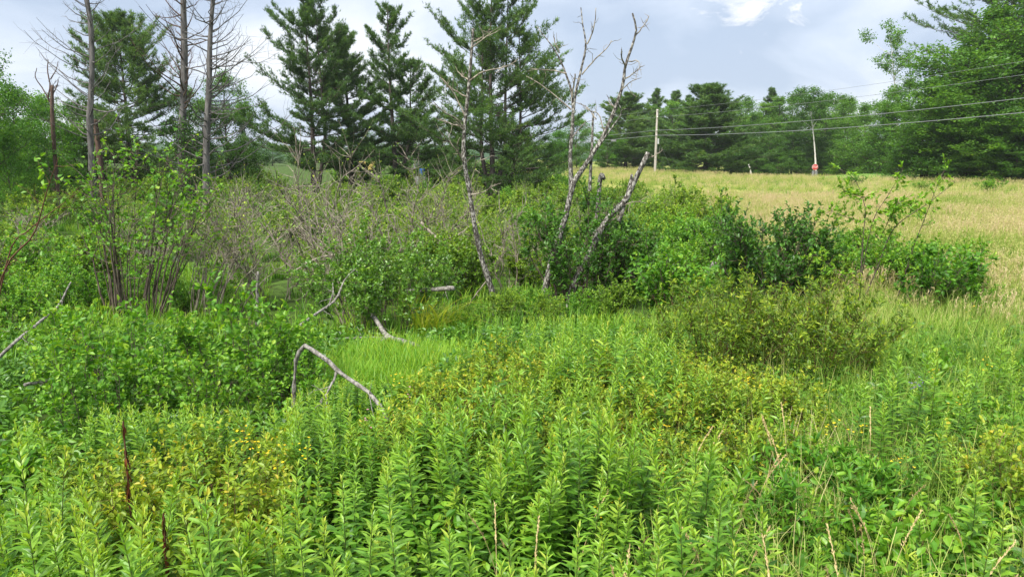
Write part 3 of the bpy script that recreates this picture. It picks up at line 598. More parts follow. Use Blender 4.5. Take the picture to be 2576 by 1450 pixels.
# ------------------------------------------------------------------ dead trees
def dead_tree(name, pts, Y, r0, r1, seed, nbr, mat, label, cat='dead tree', blen=1.8, side=0.0, lo=.2, el0=R(12), bmat=None, group=None, curve=.35, extra=()):
    """pts: trunk line as (px, py) in the plane y=Y; each limb with its twigs is a part"""
    rng = np.random.default_rng(seed); W = np.array([at(a, b_, Y) for a, b_ in pts]); base = W[0].copy(); base[2] = gz(base[0], base[1])
    W = W - base; W[0, 2] = -.25; m = 24
    T = smoothline(W, m); T[:, 1] += .06 * np.sin(np.linspace(0, 5, m) + seed); t = np.linspace(0, 1, m)
    g = Geo(); tubes(g, np.vstack([T, T[-1:] + unit(T[-1:] - T[-2:-1]) * .01]), np.concatenate([(r0 + (r1 - r0) * t + r0 * .35 * np.exp(-t * 18)) * (1 + rng.normal(0, .07, m)), [0]]), 10)
    r = thing(name, [('trunk', g.mesh('trunk', [mat]))], base, 0, 1, label, cat, group)
    for k in range(nbr):
        u = lo + (1 - lo) * (k + rng.uniform(0, 1)) / nbr; i = min(u * (m - 1), m - 1.01); ii = int(i); p0 = T[ii] + (T[ii + 1] - T[ii]) * (i - ii)
        az = rng.uniform(0, 2 * math.pi)
        if side and rng.uniform() < abs(side): az = (0 if side > 0 else math.pi) + rng.normal(0, .7)
        ln = blen * rng.uniform(.35, 1.1) * (1 - .45 * u); el = el0 + rng.normal(0, .2)
        s = np.linspace(0, 1, 7)[:, None]; hd = np.array([math.cos(az), math.sin(az), 0])
        P = p0 + hd * ln * math.cos(el) * s + np.array([0, 0, 1.]) * ln * (math.sin(el) * s + curve * s ** 2.2) + np.cumsum(rng.normal(0, .02 * ln, (7, 3)), 0) * (s > 0)
        gb = Geo(); rb = max(.012, .30 * (r0 + (r1 - r0) * u) * rng.uniform(.5, 1)); tubes(gb, P, rb * (1 - .85 * s[:, 0]) + .003, 5)
        nt2 = rng.integers(5, 11); uu = rng.uniform(.25, .98, nt2); f = uu * 5.99; j = f.astype(int); q0 = P[j] + (P[j + 1] - P[j]) * (f - j)[:, None]
        d = unit(unit(P[-1] - P[0]) * .6 + rng.normal(0, .6, (nt2, 3)) + np.array([0, 0, .25])); s2 = np.linspace(0, 1, 4)[None, :, None]
        Q = q0[:, None] + d[:, None] * (ln * rng.uniform(.12, .42, nt2))[:, None, None] * s2 + np.cumsum(rng.normal(0, .018 * ln, (nt2, 4, 3)), 1) * (s2 > 0); tubes(gb, Q, (.007 * (1 - .6 * s2[:, :, 0])) * np.ones((nt2, 1)), 3)
        obj('branch', gb.mesh('branch', [bmat or mat]), r)
    for ex in extra:      # limbs given as drawn lines: (radius start, radius end, points)
        E = smoothline(np.array([at(a, b_, Y) for a, b_ in ex[2]]) - base, 12); E[:, 1] += np.linspace(0, rng.normal(0, .25), 12)
        E += np.cumsum(rng.normal(0, .0045, E.shape), 0)
        ge = Geo(); tubes(ge, np.vstack([E, E[-1:] + .004]), np.concatenate([np.linspace(ex[0], ex[1], 12), [0]]), 6)
        nt2 = rng.integers(2, 6); f = rng.uniform(3, 10.9, nt2); j = f.astype(int); q0 = E[j]; d = unit(unit(E[-1] - E[0]) * .5 + rng.normal(0, .6, (nt2, 3))); s2 = np.linspace(0, 1, 4)[None, :, None]
        Q = q0[:, None] + d[:, None] * rng.uniform(.06, .3, nt2)[:, None, None] * s2 + np.cumsum(rng.normal(0, .02, (nt2, 4, 3)), 1) * (s2 > 0); tubes(ge, Q, .006 * (1 - .6 * s2[:, :, 0]) * np.ones((nt2, 1)), 4)
        obj('branch', ge.mesh('branch', [mat if ex[0] > .02 else (bmat or mat)]), r)
    return r
dead_tree('dead_tree', [(236, 552), (233, 420), (228, 300), (232, 180), (226, 60), (208, -40)], 31, .155, .085, 3, 48, M['deadwood'], 'tall grey dead trunk with fine bare limbs and peeling brown upper bark', blen=3.0, side=-.3, lo=.30, el0=R(18), bmat=M['deadwood'])
dead_tree('dead_tree', [(264, 530), (256, 440), (243, 350), (238, 300)], 31.8, .14, .10, 4, 5, M['deadbrown'], 'leaning reddish brown dead trunk just behind the tall grey trunk', blen=1.8, lo=.5, side=.6, el0=R(8), bmat=M['greytwig'])
dead_tree('dead_tree', [(452, 510), (455, 380), (460, 250), (464, 120), (462, -40)], 33, .185, .13, 6, 40, M['deadwood'], 'thick dead trunk with its foot wrapped in dark vines', blen=3.0, lo=.45, el0=R(20), bmat=M['deadbrown'])
dead_tree('dead_tree', [(511, 490), (518, 360), (526, 220), (530, 100), (540, -40)], 32, .175, .09, 7, 72, M['deadwood'], 'pale dead conifer bristling with long upswept bare branches on one side', blen=4.1, side=.5, lo=.14, el0=R(6), curve=.42, bmat=M['deadwood'])
dead_tree('dead_tree', [(134, 440), (134, 330), (133, 230), (132, 215)], 34, .10, .06, 8, 4, M['deadbrown'], 'short dark snag topped with crooked antler shaped limbs', blen=.9, lo=.7, bmat=M['deadwood'],
          extra=((.05, .02, [(134, 262), (122, 248), (128, 215), (122, 180), (124, 150)]), (.035, .015, [(124, 250), (108, 222), (92, 195), (97, 172)]), (.03, .012, [(127, 200), (140, 178), (147, 155)]), (.03, .012, [(134, 235), (146, 215), (152, 200)])))

# thin mottled birch in the middle of the marsh
dead_tree('dead_birch', [(1252, 800), (1240, 740), (1212, 650), (1195, 570), (1183, 490), (1168, 400), (1168, 330), (1178, 230), (1186, 130), (1190, 70)], 12.2, .052, .022, 9, 6, M['lichen'], 'slender crooked dead birch with black and white mottled bark', blen=.8, lo=.35, bmat=M['greytwig'],
          extra=((.018, .006, [(1168, 322), (1150, 300), (1120, 285), (1095, 262)]), (.014, .005, [(1160, 318), (1130, 312), (1100, 300)]), (.016, .005, [(1180, 205), (1215, 180), (1262, 168), (1300, 150)]), (.014, .005, [(1186, 120), (1220, 95), (1260, 78)]),
                 (.016, .005, [(1166, 400), (1140, 370), (1120, 345), (1108, 330)]), (.012, .004, [(1178, 480), (1195, 430), (1200, 410), (1225, 400)]), (.014, .006, [(1228, 700), (1205, 730), (1185, 760), (1172, 790)]), (.014, .004, [(1172, 300), (1150, 250), (1128, 215), (1105, 190)])))
dead_tree('dead_birch', [(1358, 768), (1383, 671), (1421, 548), (1441, 463), (1461, 431), (1488, 391), (1521, 335), (1548, 272), (1568, 212), (1574, 166), (1591, 116), (1602, 73), (1592, 33)], 13.2, .062, .016, 10, 3, M['lichen'], 'tall dead birch leaning away with a long fork of lichen spotted trunks', blen=.7, lo=.5, bmat=M['greytwig'],
          extra=((.045, .03, [(1437, 475), (1436, 430), (1435, 391), (1440, 332), (1442, 282)]), (.026, .008, [(1442, 285), (1437, 232), (1425, 179), (1407, 133), (1382, 96), (1354, 56)]), (.028, .009, [(1442, 285), (1448, 232), (1462, 179), (1472, 133), (1475, 99), (1468, 53), (1465, 13)]),
                 (.014, .006, [(1477, 112), (1495, 73), (1498, 27)]), (.014, .006, [(1464, 188), (1495, 153), (1528, 123), (1541, 103)]), (.015, .006, [(1436, 276), (1402, 246), (1355, 209), (1325, 189)]), (.018, .012, [(1440, 245), (1442, 185)]), (.012, .005, [(1407, 133), (1395, 105), (1392, 90)]),
                 (.034, .018, [(1484, 480), (1489, 398), (1491, 348), (1496, 279)]), (.024, .007, [(1484, 400), (1521, 348), (1547, 312), (1560, 289), (1552, 270)]), (.018, .007, [(1574, 170), (1560, 145), (1556, 128)]), (.012, .005, [(1580, 155), (1600, 152), (1608, 160)]),
                 (.014, .005, [(1440, 345), (1465, 320), (1480, 305)]), (.012, .004, [(1500, 300), (1480, 270), (1450, 255)]), (.012, .004, [(1520, 330), (1505, 290), (1480, 280), (1462, 262)]), (.012, .004, [(1565, 225), (1585, 210), (1608, 200)]), (.014, .005, [(1425, 185), (1395, 175), (1370, 172), (1335, 165)])))
dead_tree('dead_birch', [(1424, 770), (1445, 714), (1479, 648), (1510, 583), (1537, 540), (1572, 506), (1595, 456), (1629, 384)], 12.8, .07, .045, 12, 2, M['lichen'], 'thick leaning dead birch stem broken off short, spotted with lichen', blen=.5, lo=.5, bmat=M['greytwig'],
          extra=((.045, .025, [(1556, 558), (1575, 502), (1591, 440)]), (.016, .007, [(1440, 715), (1452, 690), (1452, 672)]), (.012, .005, [(1560, 520), (1590, 505), (1622, 505)])))
dead_tree('birch_stump', [(1496, 500), (1508, 468), (1518, 446)], 14.5, .05, .045, 13, 0, M['lichen'], 'short lichen covered stub poking out of the bush behind the birches', 'stump')
dead_tree('birch_stump', [(1716, 754), (1742, 728), (1768, 702), (1798, 659)], 12.2, .055, .04, 14, 1, M['lichen'], 'leaning broken stub with pale lichen tip beside the dark round bush', 'stump', blen=.3)

# ------------------------------------------------------------------ fallen branches and logs, drawn as lines of sight on their own depth
def limb(name, lines, label, mat, cat='branch', side=5, seed=1, extra_y=0.3, dzg=True):
    """lines: (r0, r1, [(px, py, Y)...]); first line is the main limb, the others fork from it and are parts"""
    rng = np.random.default_rng(seed); allp = [np.array([at(a, b_, y) for a, b_, y in ln[2]]) for ln in lines]
    base = allp[0][0].copy(); r = obj(name, None, None, base); r.empty_display_size = .1; tag(r, label, cat)
    for k, (ln, W) in enumerate(zip(lines, allp)):
        m = 14; P = smoothline(W - base, m) + np.cumsum(rng.normal(0, .004, (m, 3)), 0); g = Geo()
        tubes(g, np.vstack([P[:1] - .003, P, P[-1:] + .003]), np.concatenate([[0], np.linspace(ln[0], ln[1], m) * (1 + rng.normal(0, .12, m)), [0]]), 8)
        if side:
            f = rng.uniform(1, m - 1.1, side); j = f.astype(int); d = unit(rng.normal(0, 1, (side, 3)) + np.array([0, 0, .3])); s2 = np.linspace(0, 1, 4)[None, :, None]
            tubes(g, P[j][:, None] + d[:, None] * rng.uniform(.05, .2, side)[:, None, None] * s2 + np.cumsum(rng.normal(0, .012, (side, 4, 3)), 1) * (s2 > 0), .005 * (1 - .6 * s2[:, :, 0]) * np.ones((side, 1)), 4)
        obj('trunk' if k == 0 else 'branch', g.mesh('limb', [mat]), r)
    return r
limb('fallen_branch', [(.021, .015, [(735, 1100, 5.75), (742, 940, 5.75), (750, 895, 5.75), (768, 871, 5.7), (785, 880, 5.65), (817, 902, 5.55), (846, 926, 5.45), (878, 951, 5.35), (911, 974, 5.25), (950, 1010, 5.1), (980, 1060, 5.0)]), (.012, .006, [(846, 932, 5.45), (825, 977, 5.35), (806, 1010, 5.3)])],
     'thick pale arched branch bent over like a hook above the weeds', M['logbark'])
limb('fallen_branch', [(.028, .040, [(913, 768, 10.2), (947, 806, 9.6), (974, 845, 9.2), (1009, 857, 9.0), (1055, 874, 8.8)]), (.034, .024, [(974, 847, 9.2), (947, 864, 9.0), (922, 886, 8.8)]), (.018, .012, [(972, 847, 9.2), (905, 847, 9.3), (845, 850, 9.4)])],
     'grey dead branch forked in a Y lying on the bright grass', M['logbark'])
limb('fallen_branch', [(.022, .008, [(744, 826, 8.6), (801, 787, 9.2), (847, 752, 9.6), (878, 694, 9.9), (932, 652, 10.1)]), (.010, .005, [(820, 775, 9.3), (835, 740, 9.4), (838, 710, 9.5)])],
     'long thin dead branch slanting up into the small leaved bush', M['logbark'])
limb('fallen_branch', [(.030, .036, [(1020, 733, 10.6), (1070, 731, 10.4), (1143, 725, 10.1)])], 'short dark log with pale cut end jutting from the small leaved bush', M['logbark'])
limb('fallen_branch', [(.020, .008, [(-30, 925, 6.9), (40, 860, 7.2), (96, 814, 7.6), (142, 779, 7.9), (181, 710, 8.2)])], 'long bare stem slanting up out of the broad leaved shrubs', M['logbark'])
limb('fallen_branch', [(.020, .014, [(62, 968, 6.4), (90, 965, 6.5), (122, 960, 6.6)]), ], 'short pale piece of dead branch under the broad leaved shrubs', M['logbark'], side=1)
limb('dead_stake', [(.022, .016, [(645, 822, 9.6), (649, 750, 9.6), (651, 684, 9.6)])], 'thin upright grey dead stem standing in the green sedge', M['logbark'], 'dead stem', side=3)
limb('fallen_branch', [(.012, .008, [(1425, 1228, 4.4), (1470, 1216, 4.35), (1518, 1206, 4.3)]), (.008, .005, [(1440, 1224, 4.4), (1465, 1240, 4.35), (1482, 1246, 4.3)])], 'small pale twig lying in a gap between the goldenrods', M['logbark'], side=1)
limb('fallen_branch', [(.03, .014, [(930, 664, 13.5), (860, 640, 13.2), (790, 655, 13.0), (730, 690, 12.6)]), (.014, .006, [(840, 642, 13.2), (800, 600, 13.2), (740, 585, 13)])], 'bleached dead limb arching sideways out of the small leaved bush', M['greytwig'], side=5)
limb('fallen_branch', [(.035, .02, [(1060, 560, 17), (1100, 600, 16.4), (1130, 630, 16), (1150, 690, 15)]), (.02, .01, [(1110, 605, 16.3), (1150, 590, 16), (1180, 570, 16)])], 'twisted dead limb in the thicket behind the slender birch', M['greytwig'], side=5)

# ------------------------------------------------------------------ marsh thicket shrubs
A_ = [shrub(100 + i, 1.7, 1.9, 16, LF_SMALL, .095, 4400, M['marsh'], M['twig'], .2, ntw=16, wig=.12, base=.42) for i in range(4)]
B_ = [shrub(110 + i, 1.7, 2.0, 12, LF_SMALL, .08, 1900, M['marsh'], M['greytwig'], .25, ntw=13, wig=.22, sr=.014, twl=.28, base=.48) for i in range(4)]
D_ = [shrub(120 + i, 1.6, 2.0, 12, LF_SMALL, .07, 0, M['marsh'], M['greytwig'], .2, ntw=11, wig=.25, sr=.014, twl=.3) for i in range(3)]
E_ = [shrub(130 + i, 1.4, 1.8, 18, LF_OVAL, .085, 3000, M['alder'], M['twig'], .15, ntw=14, wig=.08, base=.45) for i in range(3)]
MARSH = {'A': (A_, 'leafy_shrub', 'rounded green shrub in the tangled marsh thicket', 'green shrubs of the marsh thicket', 'shrub'),
         'B': (B_, 'twiggy_shrub', 'thinly leaved shrub with many grey twigs in the marsh thicket', 'twiggy half bare shrubs of the marsh thicket', 'shrub'),
         'D': (D_, 'bare_shrub', 'bare grey leafless shrub among the marsh thicket', 'leafless grey shrubs of the marsh thicket', 'bare shrub'),
         'E': (E_, 'broad_leaved_shrub', 'light green broad leaved shrub at the margin of the marsh thicket', 'light green shrubs of the marsh thicket', 'shrub')}
cnt = {k: 0 for k in MARSH}
def marsh(kind, x, y, sc=1.0, sz=1.0):
    ms, nm, lab, grp, cat = MARSH[kind]; v = ms[cnt[kind] % len(ms)]; cnt[kind] += 1
    return thing(nm, v, (x, y, float(gz(x, y)) - .02), rng.uniform(0, 6.28), (sc, sc, sc * sz), lab, cat, grp)
taken = []
def in_pond(x, y): return ((x + 12.5) / 4.4) ** 2 + ((y - 21.5) / 2.8) ** 2 < 1 or ((x - .2) / 1.5) ** 2 + ((y - 19.5) / 1.7) ** 2 < 1
tries = 0
while len(taken) < 190 and tries < 6000:
    tries += 1; y = 13.5 + 33 * rng.uniform() ** 1.15; x = rng.uniform(-.82 * y - 1, min(7.0, .3 * y + 3))
    dmin = .95 + .022 * y
    if in_pond(x, y) or any((x - a) ** 2 + (y - b_) ** 2 < dmin * dmin for a, b_ in taken): continue
    if x > 3.2 and y < 22: continue
    if -11 < x < -4 and 9 < y < 14.2: continue
    taken.append((x, y)); u = rng.uniform(); left = x < -.35 * y
    kind = ('E' if u < .38 else 'A' if u < .7 else 'B' if u < .87 else 'D') if left else ('A' if u < .50 else 'B' if u < .76 else 'D' if u < .84 else 'E')
    marsh(kind, x, y, rng.uniform(.75, 1.15) * (.8 if y < 17 else 1), rng.uniform(.8, 1.1))
for _ in range(46):
    y = rng.uniform(45, 57); x = rng.uniform(-.8 * y, 6); marsh('A' if rng.uniform() < .6 else 'E', x, y, rng.uniform(1.0, 1.5), rng.uniform(.8, 1.1))
# low light green shrubs between the alders and the pond, and along the field edge
for px, py, k, s_ in ((30, 700, 'E', .9), (110, 720, 'E', .85), (190, 730, 'E', .8), (60, 790, 'E', .8), (150, 800, 'E', .75), (250, 800, 'E', .7), (20, 850, 'E', .8), (250, 720, 'A', .7), (560, 760, 'E', .6), (470, 790, 'E', .5), (330, 790, 'E', .55),
                      (1700, 640, 'E', 1.0), (1660, 700, 'E', .8), (1740, 720, 'E', .85), (1780, 640, 'E', .8), (1620, 600, 'A', .8), (1850, 730, 'E', .6), (2080, 730, 'A', .6), (1650, 660, 'E', 1.05), (1760, 690, 'E', 1.1), (1830, 680, 'E', 1.0), (1700, 590, 'A', 1.1), (1800, 600, 'A', 1.0), (2060, 680, 'E', .9), (2130, 720, 'E', .85), (2220, 730, 'E', .9), (2290, 735, 'E', .8), (2400, 760, 'E', .85), (2440, 800, 'E', .6), (1990, 745, 'E', .7), (1900, 740, 'E', .75), (2190, 700, 'A', .7), (1560, 700, 'E', .8), (1380, 720, 'E', .6), (1180, 830, 'E', .36), (1270, 815, 'A', .4), (1440, 815, 'E', .42), (1540, 815, 'A', .45), (1640, 800, 'E', .48), (1700, 790, 'A', .45), (1380, 830, 'A', .36), (1140, 880, 'E', .3), (1560, 770, 'E', .5), (1330, 790, 'E', .45), (1500, 800, 'E', .42), (1240, 640, 'B', .8), (1150, 660, 'A', .7)):
    p = on_ground(px, py); marsh(k, p[0], p[1], s_)

# ------------------------------------------------------------------ single shrubs of the middle ground
def hero(name, parts, px, Y, label, cat='shrub', rz=0.0, pyref=700):
    b_ = ground_at(px, Y, pyref); return thing(name, parts, b_, rz, 1, label, cat)
hero('stem_thicket', shrub(201, 3.0, 2.6, 34, LF_MAPLE, .085, 2200, M['alder'], M['twig'], .45, (.35, .2), ntw=9, sr=.0095, spread=.22, wig=.06, base=.55), 345, 11.6, 'tall thicket of dark upright stems with bright maple like leaves near the top')
hero('bare_thicket', shrub(202, 2.5, 3.0, 26, LF_SMALL, .075, 900, M['marsh'], M['greytwig'], .35, (.9, .3), ntw=7, sr=.009, spread=.18, wig=.10), 520, 12.2, 'fan of long greyish stems, thinly leaved, leaning over beside the tall stem thicket', 'shrub')
hero('small_leaved_bush', shrub(203, 1.65, 2.5, 44, LF_SMALL, .064, 15000, M['sheen'], M['twig'], .36, ntw=16, sr=.009, spread=.26, wig=.07, base=.45, young=.15), 958, 10.7, 'dense small leaved bush on bare dark stems with a forked branch at its foot')
hero('bare_shrub', shrub(204, 2.6, 2.4, 12, LF_SMALL, .05, 450, M['marsh'], M['greytwig'], .2, (-.5, .6), ntw=20, wig=.22, sr=.009, twl=.25), 880, 11.6, 'tall grey bare branched shrub rising behind the small leaved bush', 'bare shrub')
hero('dark_bush', shrub(205, 2.25, 2.7, 44, LF_OVAL, .095, 8500, M['dark'], M['twig'], .12, ntw=15, spread=.25, base=.42), 1470, 13.4, 'dark dense rounded bush behind the leaning dead birches')
hero('dark_bush', shrub(206, 2.2, 2.5, 34, LF_OVAL, .095, 7500, M['dark'], M['twig'], .15, ntw=15, spread=.22, base=.38, wig=.09), 1925, 13.3, 'dark rounded bush with curled leaf tips at the edge of the dry field')
hero('round_leaved_bush', shrub(207, 1.35, 1.6, 20, LF_ROUND, .11, 1500, M['alder'], M['twig'], .2, ntw=12, base=.35), 1690, 11.9, 'light green bush with big round leaves beside the broken stub')
hero('round_leaved_bush', shrub(208, 1.45, 1.5, 18, LF_ROUND, .10, 1500, M['alder'], M['twig'], .15, (.1, 0), ntw=12, base=.28), 2330, 11.6, 'upright bush with round leaves on the field side of the thorn sapling')
hero('yellow_green_bush', shrub(209, 1.25, 1.8, 50, LF_LANCE2, .07, 8000, M['meadow'], M['redstem'], .3, ntw=11, sr=.007, spread=.28, wig=.13, base=.32, young=.4), 1830, 7.7, 'yellow green fine leaved bush in front of the dark rounded bush')
hero('yellow_green_bush', shrub(210, 1.3, 1.8, 50, LF_LANCE2, .07, 8000, M['meadow'], M['redstem'], .3, ntw=11, sr=.007, spread=.28, wig=.13, base=.32, young=.4), 2050, 7.6, 'yellow green fine leaved bush in front of the thorn sapling')
hero('low_bush', shrub(211, .66, 1.2, 40, LF_LANCE2, .085, 2600, M['alder'], M['redstem'], .25, ntw=10, sr=.008, spread=.3, base=.45), 2110, 4.35, 'low domed bush of pointed leaves amid tall grass stalks')
hero('low_bush', shrub(212, .95, 1.1, 26, LF_LANCE2, .075, 1700, M['gold'], M['redstem'], .3, ntw=10, sr=.008, spread=.3, base=.4), 1225, 4.9, 'dark leafed low bush with thin bare twigs rising through the goldenrods')
for i, (px, Yd, H_, lab) in enumerate(((690, 13.6, 2.3, 'crooked bare shrub over the green sedge beside the upright dead stem'), (800, 15.2, 3.1, 'tallest bare grey shrub of the thicket, its twigs reaching the pine trunks'), (1010, 17.5, 2.9, 'bare grey shrub reaching up between the small leaved bush and the pines'), (1290, 15.0, 2.1, 'bare crooked shrub between the slender birch and the leaning birches'), (600, 15.5, 2.5, 'bare tangle of grey branches behind the fan of brownish stems'), (30, 15.0, 1.7, 'pale bare brush at the margin of the pond'), (1130, 19, 2.4, 'bare grey shrub right behind the slender birch'))):
    hero('bare_shrub', shrub(260 + i, H_, H_ * 1.15, 9, LF_SMALL, .075, 260 if i % 2 else 420, M['marsh'], M['greytwig'], .15, (.1, 0), ntw=26, wig=.26, sr=.013, twl=.26, base=.6), px, Yd, lab, 'bare shrub')
# thorn sapling with drawn leaders
def thorn():
    rng = np.random.default_rng(301); Y = 11.8; base = ground_at(2168, Y, 760); g = Geo(); gl = Geo()
    lines = [(.024, .006, [(2160, 770), (2168, 680), (2176, 590), (2182, 520), (2160, 455), (2130, 430)]), (.022, .006, [(2163, 770), (2195, 680), (2215, 600), (2235, 555), (2290, 510), (2350, 455)]), (.016, .005, [(2168, 690), (2172, 600), (2176, 540), (2200, 480), (2215, 430)]),
             (.018, .005, [(2250, 770), (2270, 690), (2285, 620), (2310, 540), (2330, 470), (2345, 420)]), (.012, .004, [(2168, 720), (2130, 700), (2080, 660), (2050, 640)]), (.012, .004, [(2215, 600), (2215, 540), (2210, 500)]), (.010, .004, [(2180, 560), (2130, 545), (2095, 530)]), (.010, .004, [(2190, 500), (2150, 490), (2110, 478)]), (.010, .004, [(2215, 540), (2260, 520), (2300, 515)])]
    pts = []
    for k, (r0, r1, ln) in enumerate(lines):
        P = smoothline(np.array([at(a, b_, Y) for a, b_ in ln]) - base, 16); P[:, 1] += np.linspace(0, rng.normal(0, .35), 16); tubes(g, P, .55 * np.linspace(r0, r1, 16), 6); pts.append(P)
    A = np.concatenate([p[3:] for p in pts]); D = np.concatenate([unit(np.gradient(p, axis=0))[3:] for p in pts]); n = 260; i = rng.integers(0, len(A), n)
    d = unit(unit(rng.normal(0, 1, (n, 3))) + .3 * D[i]); s = np.linspace(0, 1, 4)[None, :, None]; ln = rng.uniform(.05, .28, n); Q = A[i][:, None] + d[:, None] * ln[:, None, None] * s + np.cumsum(rng.normal(0, .01, (n, 4, 3)), 1) * (s > 0)
    tubes(g, Q, .0035 * (1 - .6 * s[:, :, 0]) * np.ones((n, 1)), 3)
    k = 2600; qi = rng.integers(0, n, k); u = rng.uniform(.3, 1, k)[:, None]; pos = Q[qi, 0] + (Q[qi, 3] - Q[qi, 0]) * u
    place(gl, LF_OVAL, pos, unit(d[qi] + rng.normal(0, .6, (k, 3)) + np.array([0, 0, .3])), up_normals(rng, k), .062 * rng.uniform(.6, 1.2, k), np.clip(rng.normal(.6, .15, k), 0, 1), 1.1)
    return thing('thorn_sapling', [('stem', g.mesh('stem', [M['twig']])), ('foliage', gl.mesh('foliage', [M['alder']]))], base, 0, 1, 'spindly thorn sapling with sparse leaves and zigzag branches against the dry field', 'sapling')
thorn()
# broad leaved alder shrubs of the left foreground
ald = [shrub(220 + i, 1.3, 1.5, 18, LF_ROUND, .08, 1350, M['alder'], M['twig'], .25, ntw=10, sr=.009, spread=.34, base=.55, twl=.24, dense=.75, split=180) for i in range(3)]
for i, (px, Yd, sc, lab) in enumerate(((150, 7.1, .78, 'broad leaved alder shrub beside the short pale piece of dead branch'), (330, 6.6, .95, 'tallest broad leaved alder shrub with upright leafy shoots'), (470, 6.2, .7, 'broad leaved alder shrub with reddish shoots just behind the brown withered stalk'), (585, 7.0, .95, 'broad leaved alder shrub with one leafy shoot taller than the rest'), (690, 7.1, .78, 'broad leaved alder shrub at the root of the hooked pale branch'), (745, 6.7, .6, 'small broad leaved alder shrub behind the bend of the hooked branch'), (250, 5.9, .68, 'low broad leaved alder shrub in front of the tallest alder'))):
    b_ = ground_at(px, Yd, 900); thing('alder_shrub', ald[i % 3], b_, i * 1.4, sc, lab, 'shrub')
# leafy sapling shoot at the left border
def shoot(px_line, Y, label, seed, ll=.09, n=60, r0=.014):
    rng = np.random.default_rng(seed); W = np.array([at(a, b_, Y) for a, b_ in px_line]); base = W[0].copy(); base[2] = gz(base[0], Y); W = W - base; W = np.vstack([[(W[0, 0], 0, -.05)], W]); P = smoothline(W, 20); P[:, 1] += .1 * np.sin(np.linspace(0, 3, 20)); g = Geo(); gl = Geo(); tubes(g, P, np.linspace(r0, .003, 20), 6)
    k = 16; i = rng.integers(5, 19, k); d = unit(rng.normal(0, 1, (k, 3)) + np.array([.2, 0, .6])); s = np.linspace(0, 1, 4)[None, :, None]; Q = P[i][:, None] + d[:, None] * rng.uniform(.15, .5, k)[:, None, None] * s + np.cumsum(rng.normal(0, .015, (k, 4, 3)), 1) * (s > 0); tubes(g, Q, .004 * (1 - .6 * s[:, :, 0]) * np.ones((k, 1)), 4)
    qi = rng.integers(0, k, n); u = rng.uniform(.4, 1, n)[:, None]; place(gl, LF_ROUND, Q[qi, 0] + (Q[qi, 3] - Q[qi, 0]) * u, unit(rng.normal(0, 1, (n, 3)) + np.array([0, 0, -.2])), up_normals(rng, n), ll * rng.uniform(.6, 1.1, n), np.clip(rng.normal(.6, .12, n), 0, 1))
    return thing('sapling', [('stem', g.mesh('stem', [M['redstem']])), ('foliage', gl.mesh('foliage', [M['alder']]))], base, 0, 1, label, 'sapling')
shoot([(-60, 900), (0, 679), (69, 594), (100, 500), (115, 463), (146, 395)], 8.3, 'thin reddish sapling leaning up beside the long bare stem, few leaves', 311)
shoot([(-40, 900), (10, 640), (60, 580), (140, 520), (215, 470)], 8.8, 'slender arching sapling beside the reddish sapling, nearly leafless', 312, n=30)
TIPX, TIPY = [-200, 700, 760, 800, 1120, 1200, 1700, 1760, 2150, 2250, 2700], [1030, 1020, 990, 955, 945, 800, 790, 930, 980, 850, 820]
def tip_limit(p):
    d_ = p[1] * math.cos(PITCH) + (CZ - .6 - p[2]) * math.sin(PITCH); px = CX + F * p[0] / d_
    return float(at(px, np.interp(px, TIPX, TIPY), p[1])[2] - p[2])
# small yellow green meadowsweet bushes of the foreground
mea = [shrub(240 + i, .80, .70, 20, LF_OVAL, .046, 1100, M['meadow'], M['redstem'], .25, ntw=8, sr=.006, spread=.3, base=.42, young=.35) for i in range(4)]
for i, (px, Yd, sc) in enumerate(((330, 3.7, 1.05), (420, 3.35, 1.0), (540, 3.6, 1.1), (640, 3.9, 1.05), (250, 3.9, 1.0), (380, 4.2, 1.0), (480, 4.4, 1.0), (600, 4.6, 1.0), (310, 3.05, .8), (400, 2.95, .85), (560, 3.2, .85), (700, 4.2, .95), (200, 4.4, .9), (660, 3.4, .8), (150, 3.7, .8), (1690, 5.6, .85), (1760, 6.2, .9), (2540, 4.6, 1.0), (2590, 4.2, 1.0), (760, 3.2, .7)) + tuple((float(rng.uniform(950, 2000)), float(rng.uniform(4.6, 7.4)), float(rng.uniform(.65, .95))) for _ in range(80))):
    b_ = ground_at(px, Yd, 1000 if i > 19 else 1200)
    if i > 19 and (tip_limit(b_) < .5 or abs(b_[0] + 1.55) < 1.2 and b_[1] > 6.5): continue
    thing('meadowsweet_bush', mea[i % 4], b_, i * 1.1, sc * rng.uniform(.95, 1.1), 'small yellow green bush of rounded leaves among the goldenrods', 'bush', 'small meadowsweet bushes in the foreground')

# ------------------------------------------------------------------ goldenrod stand
gl_rng = np.random.default_rng(500)
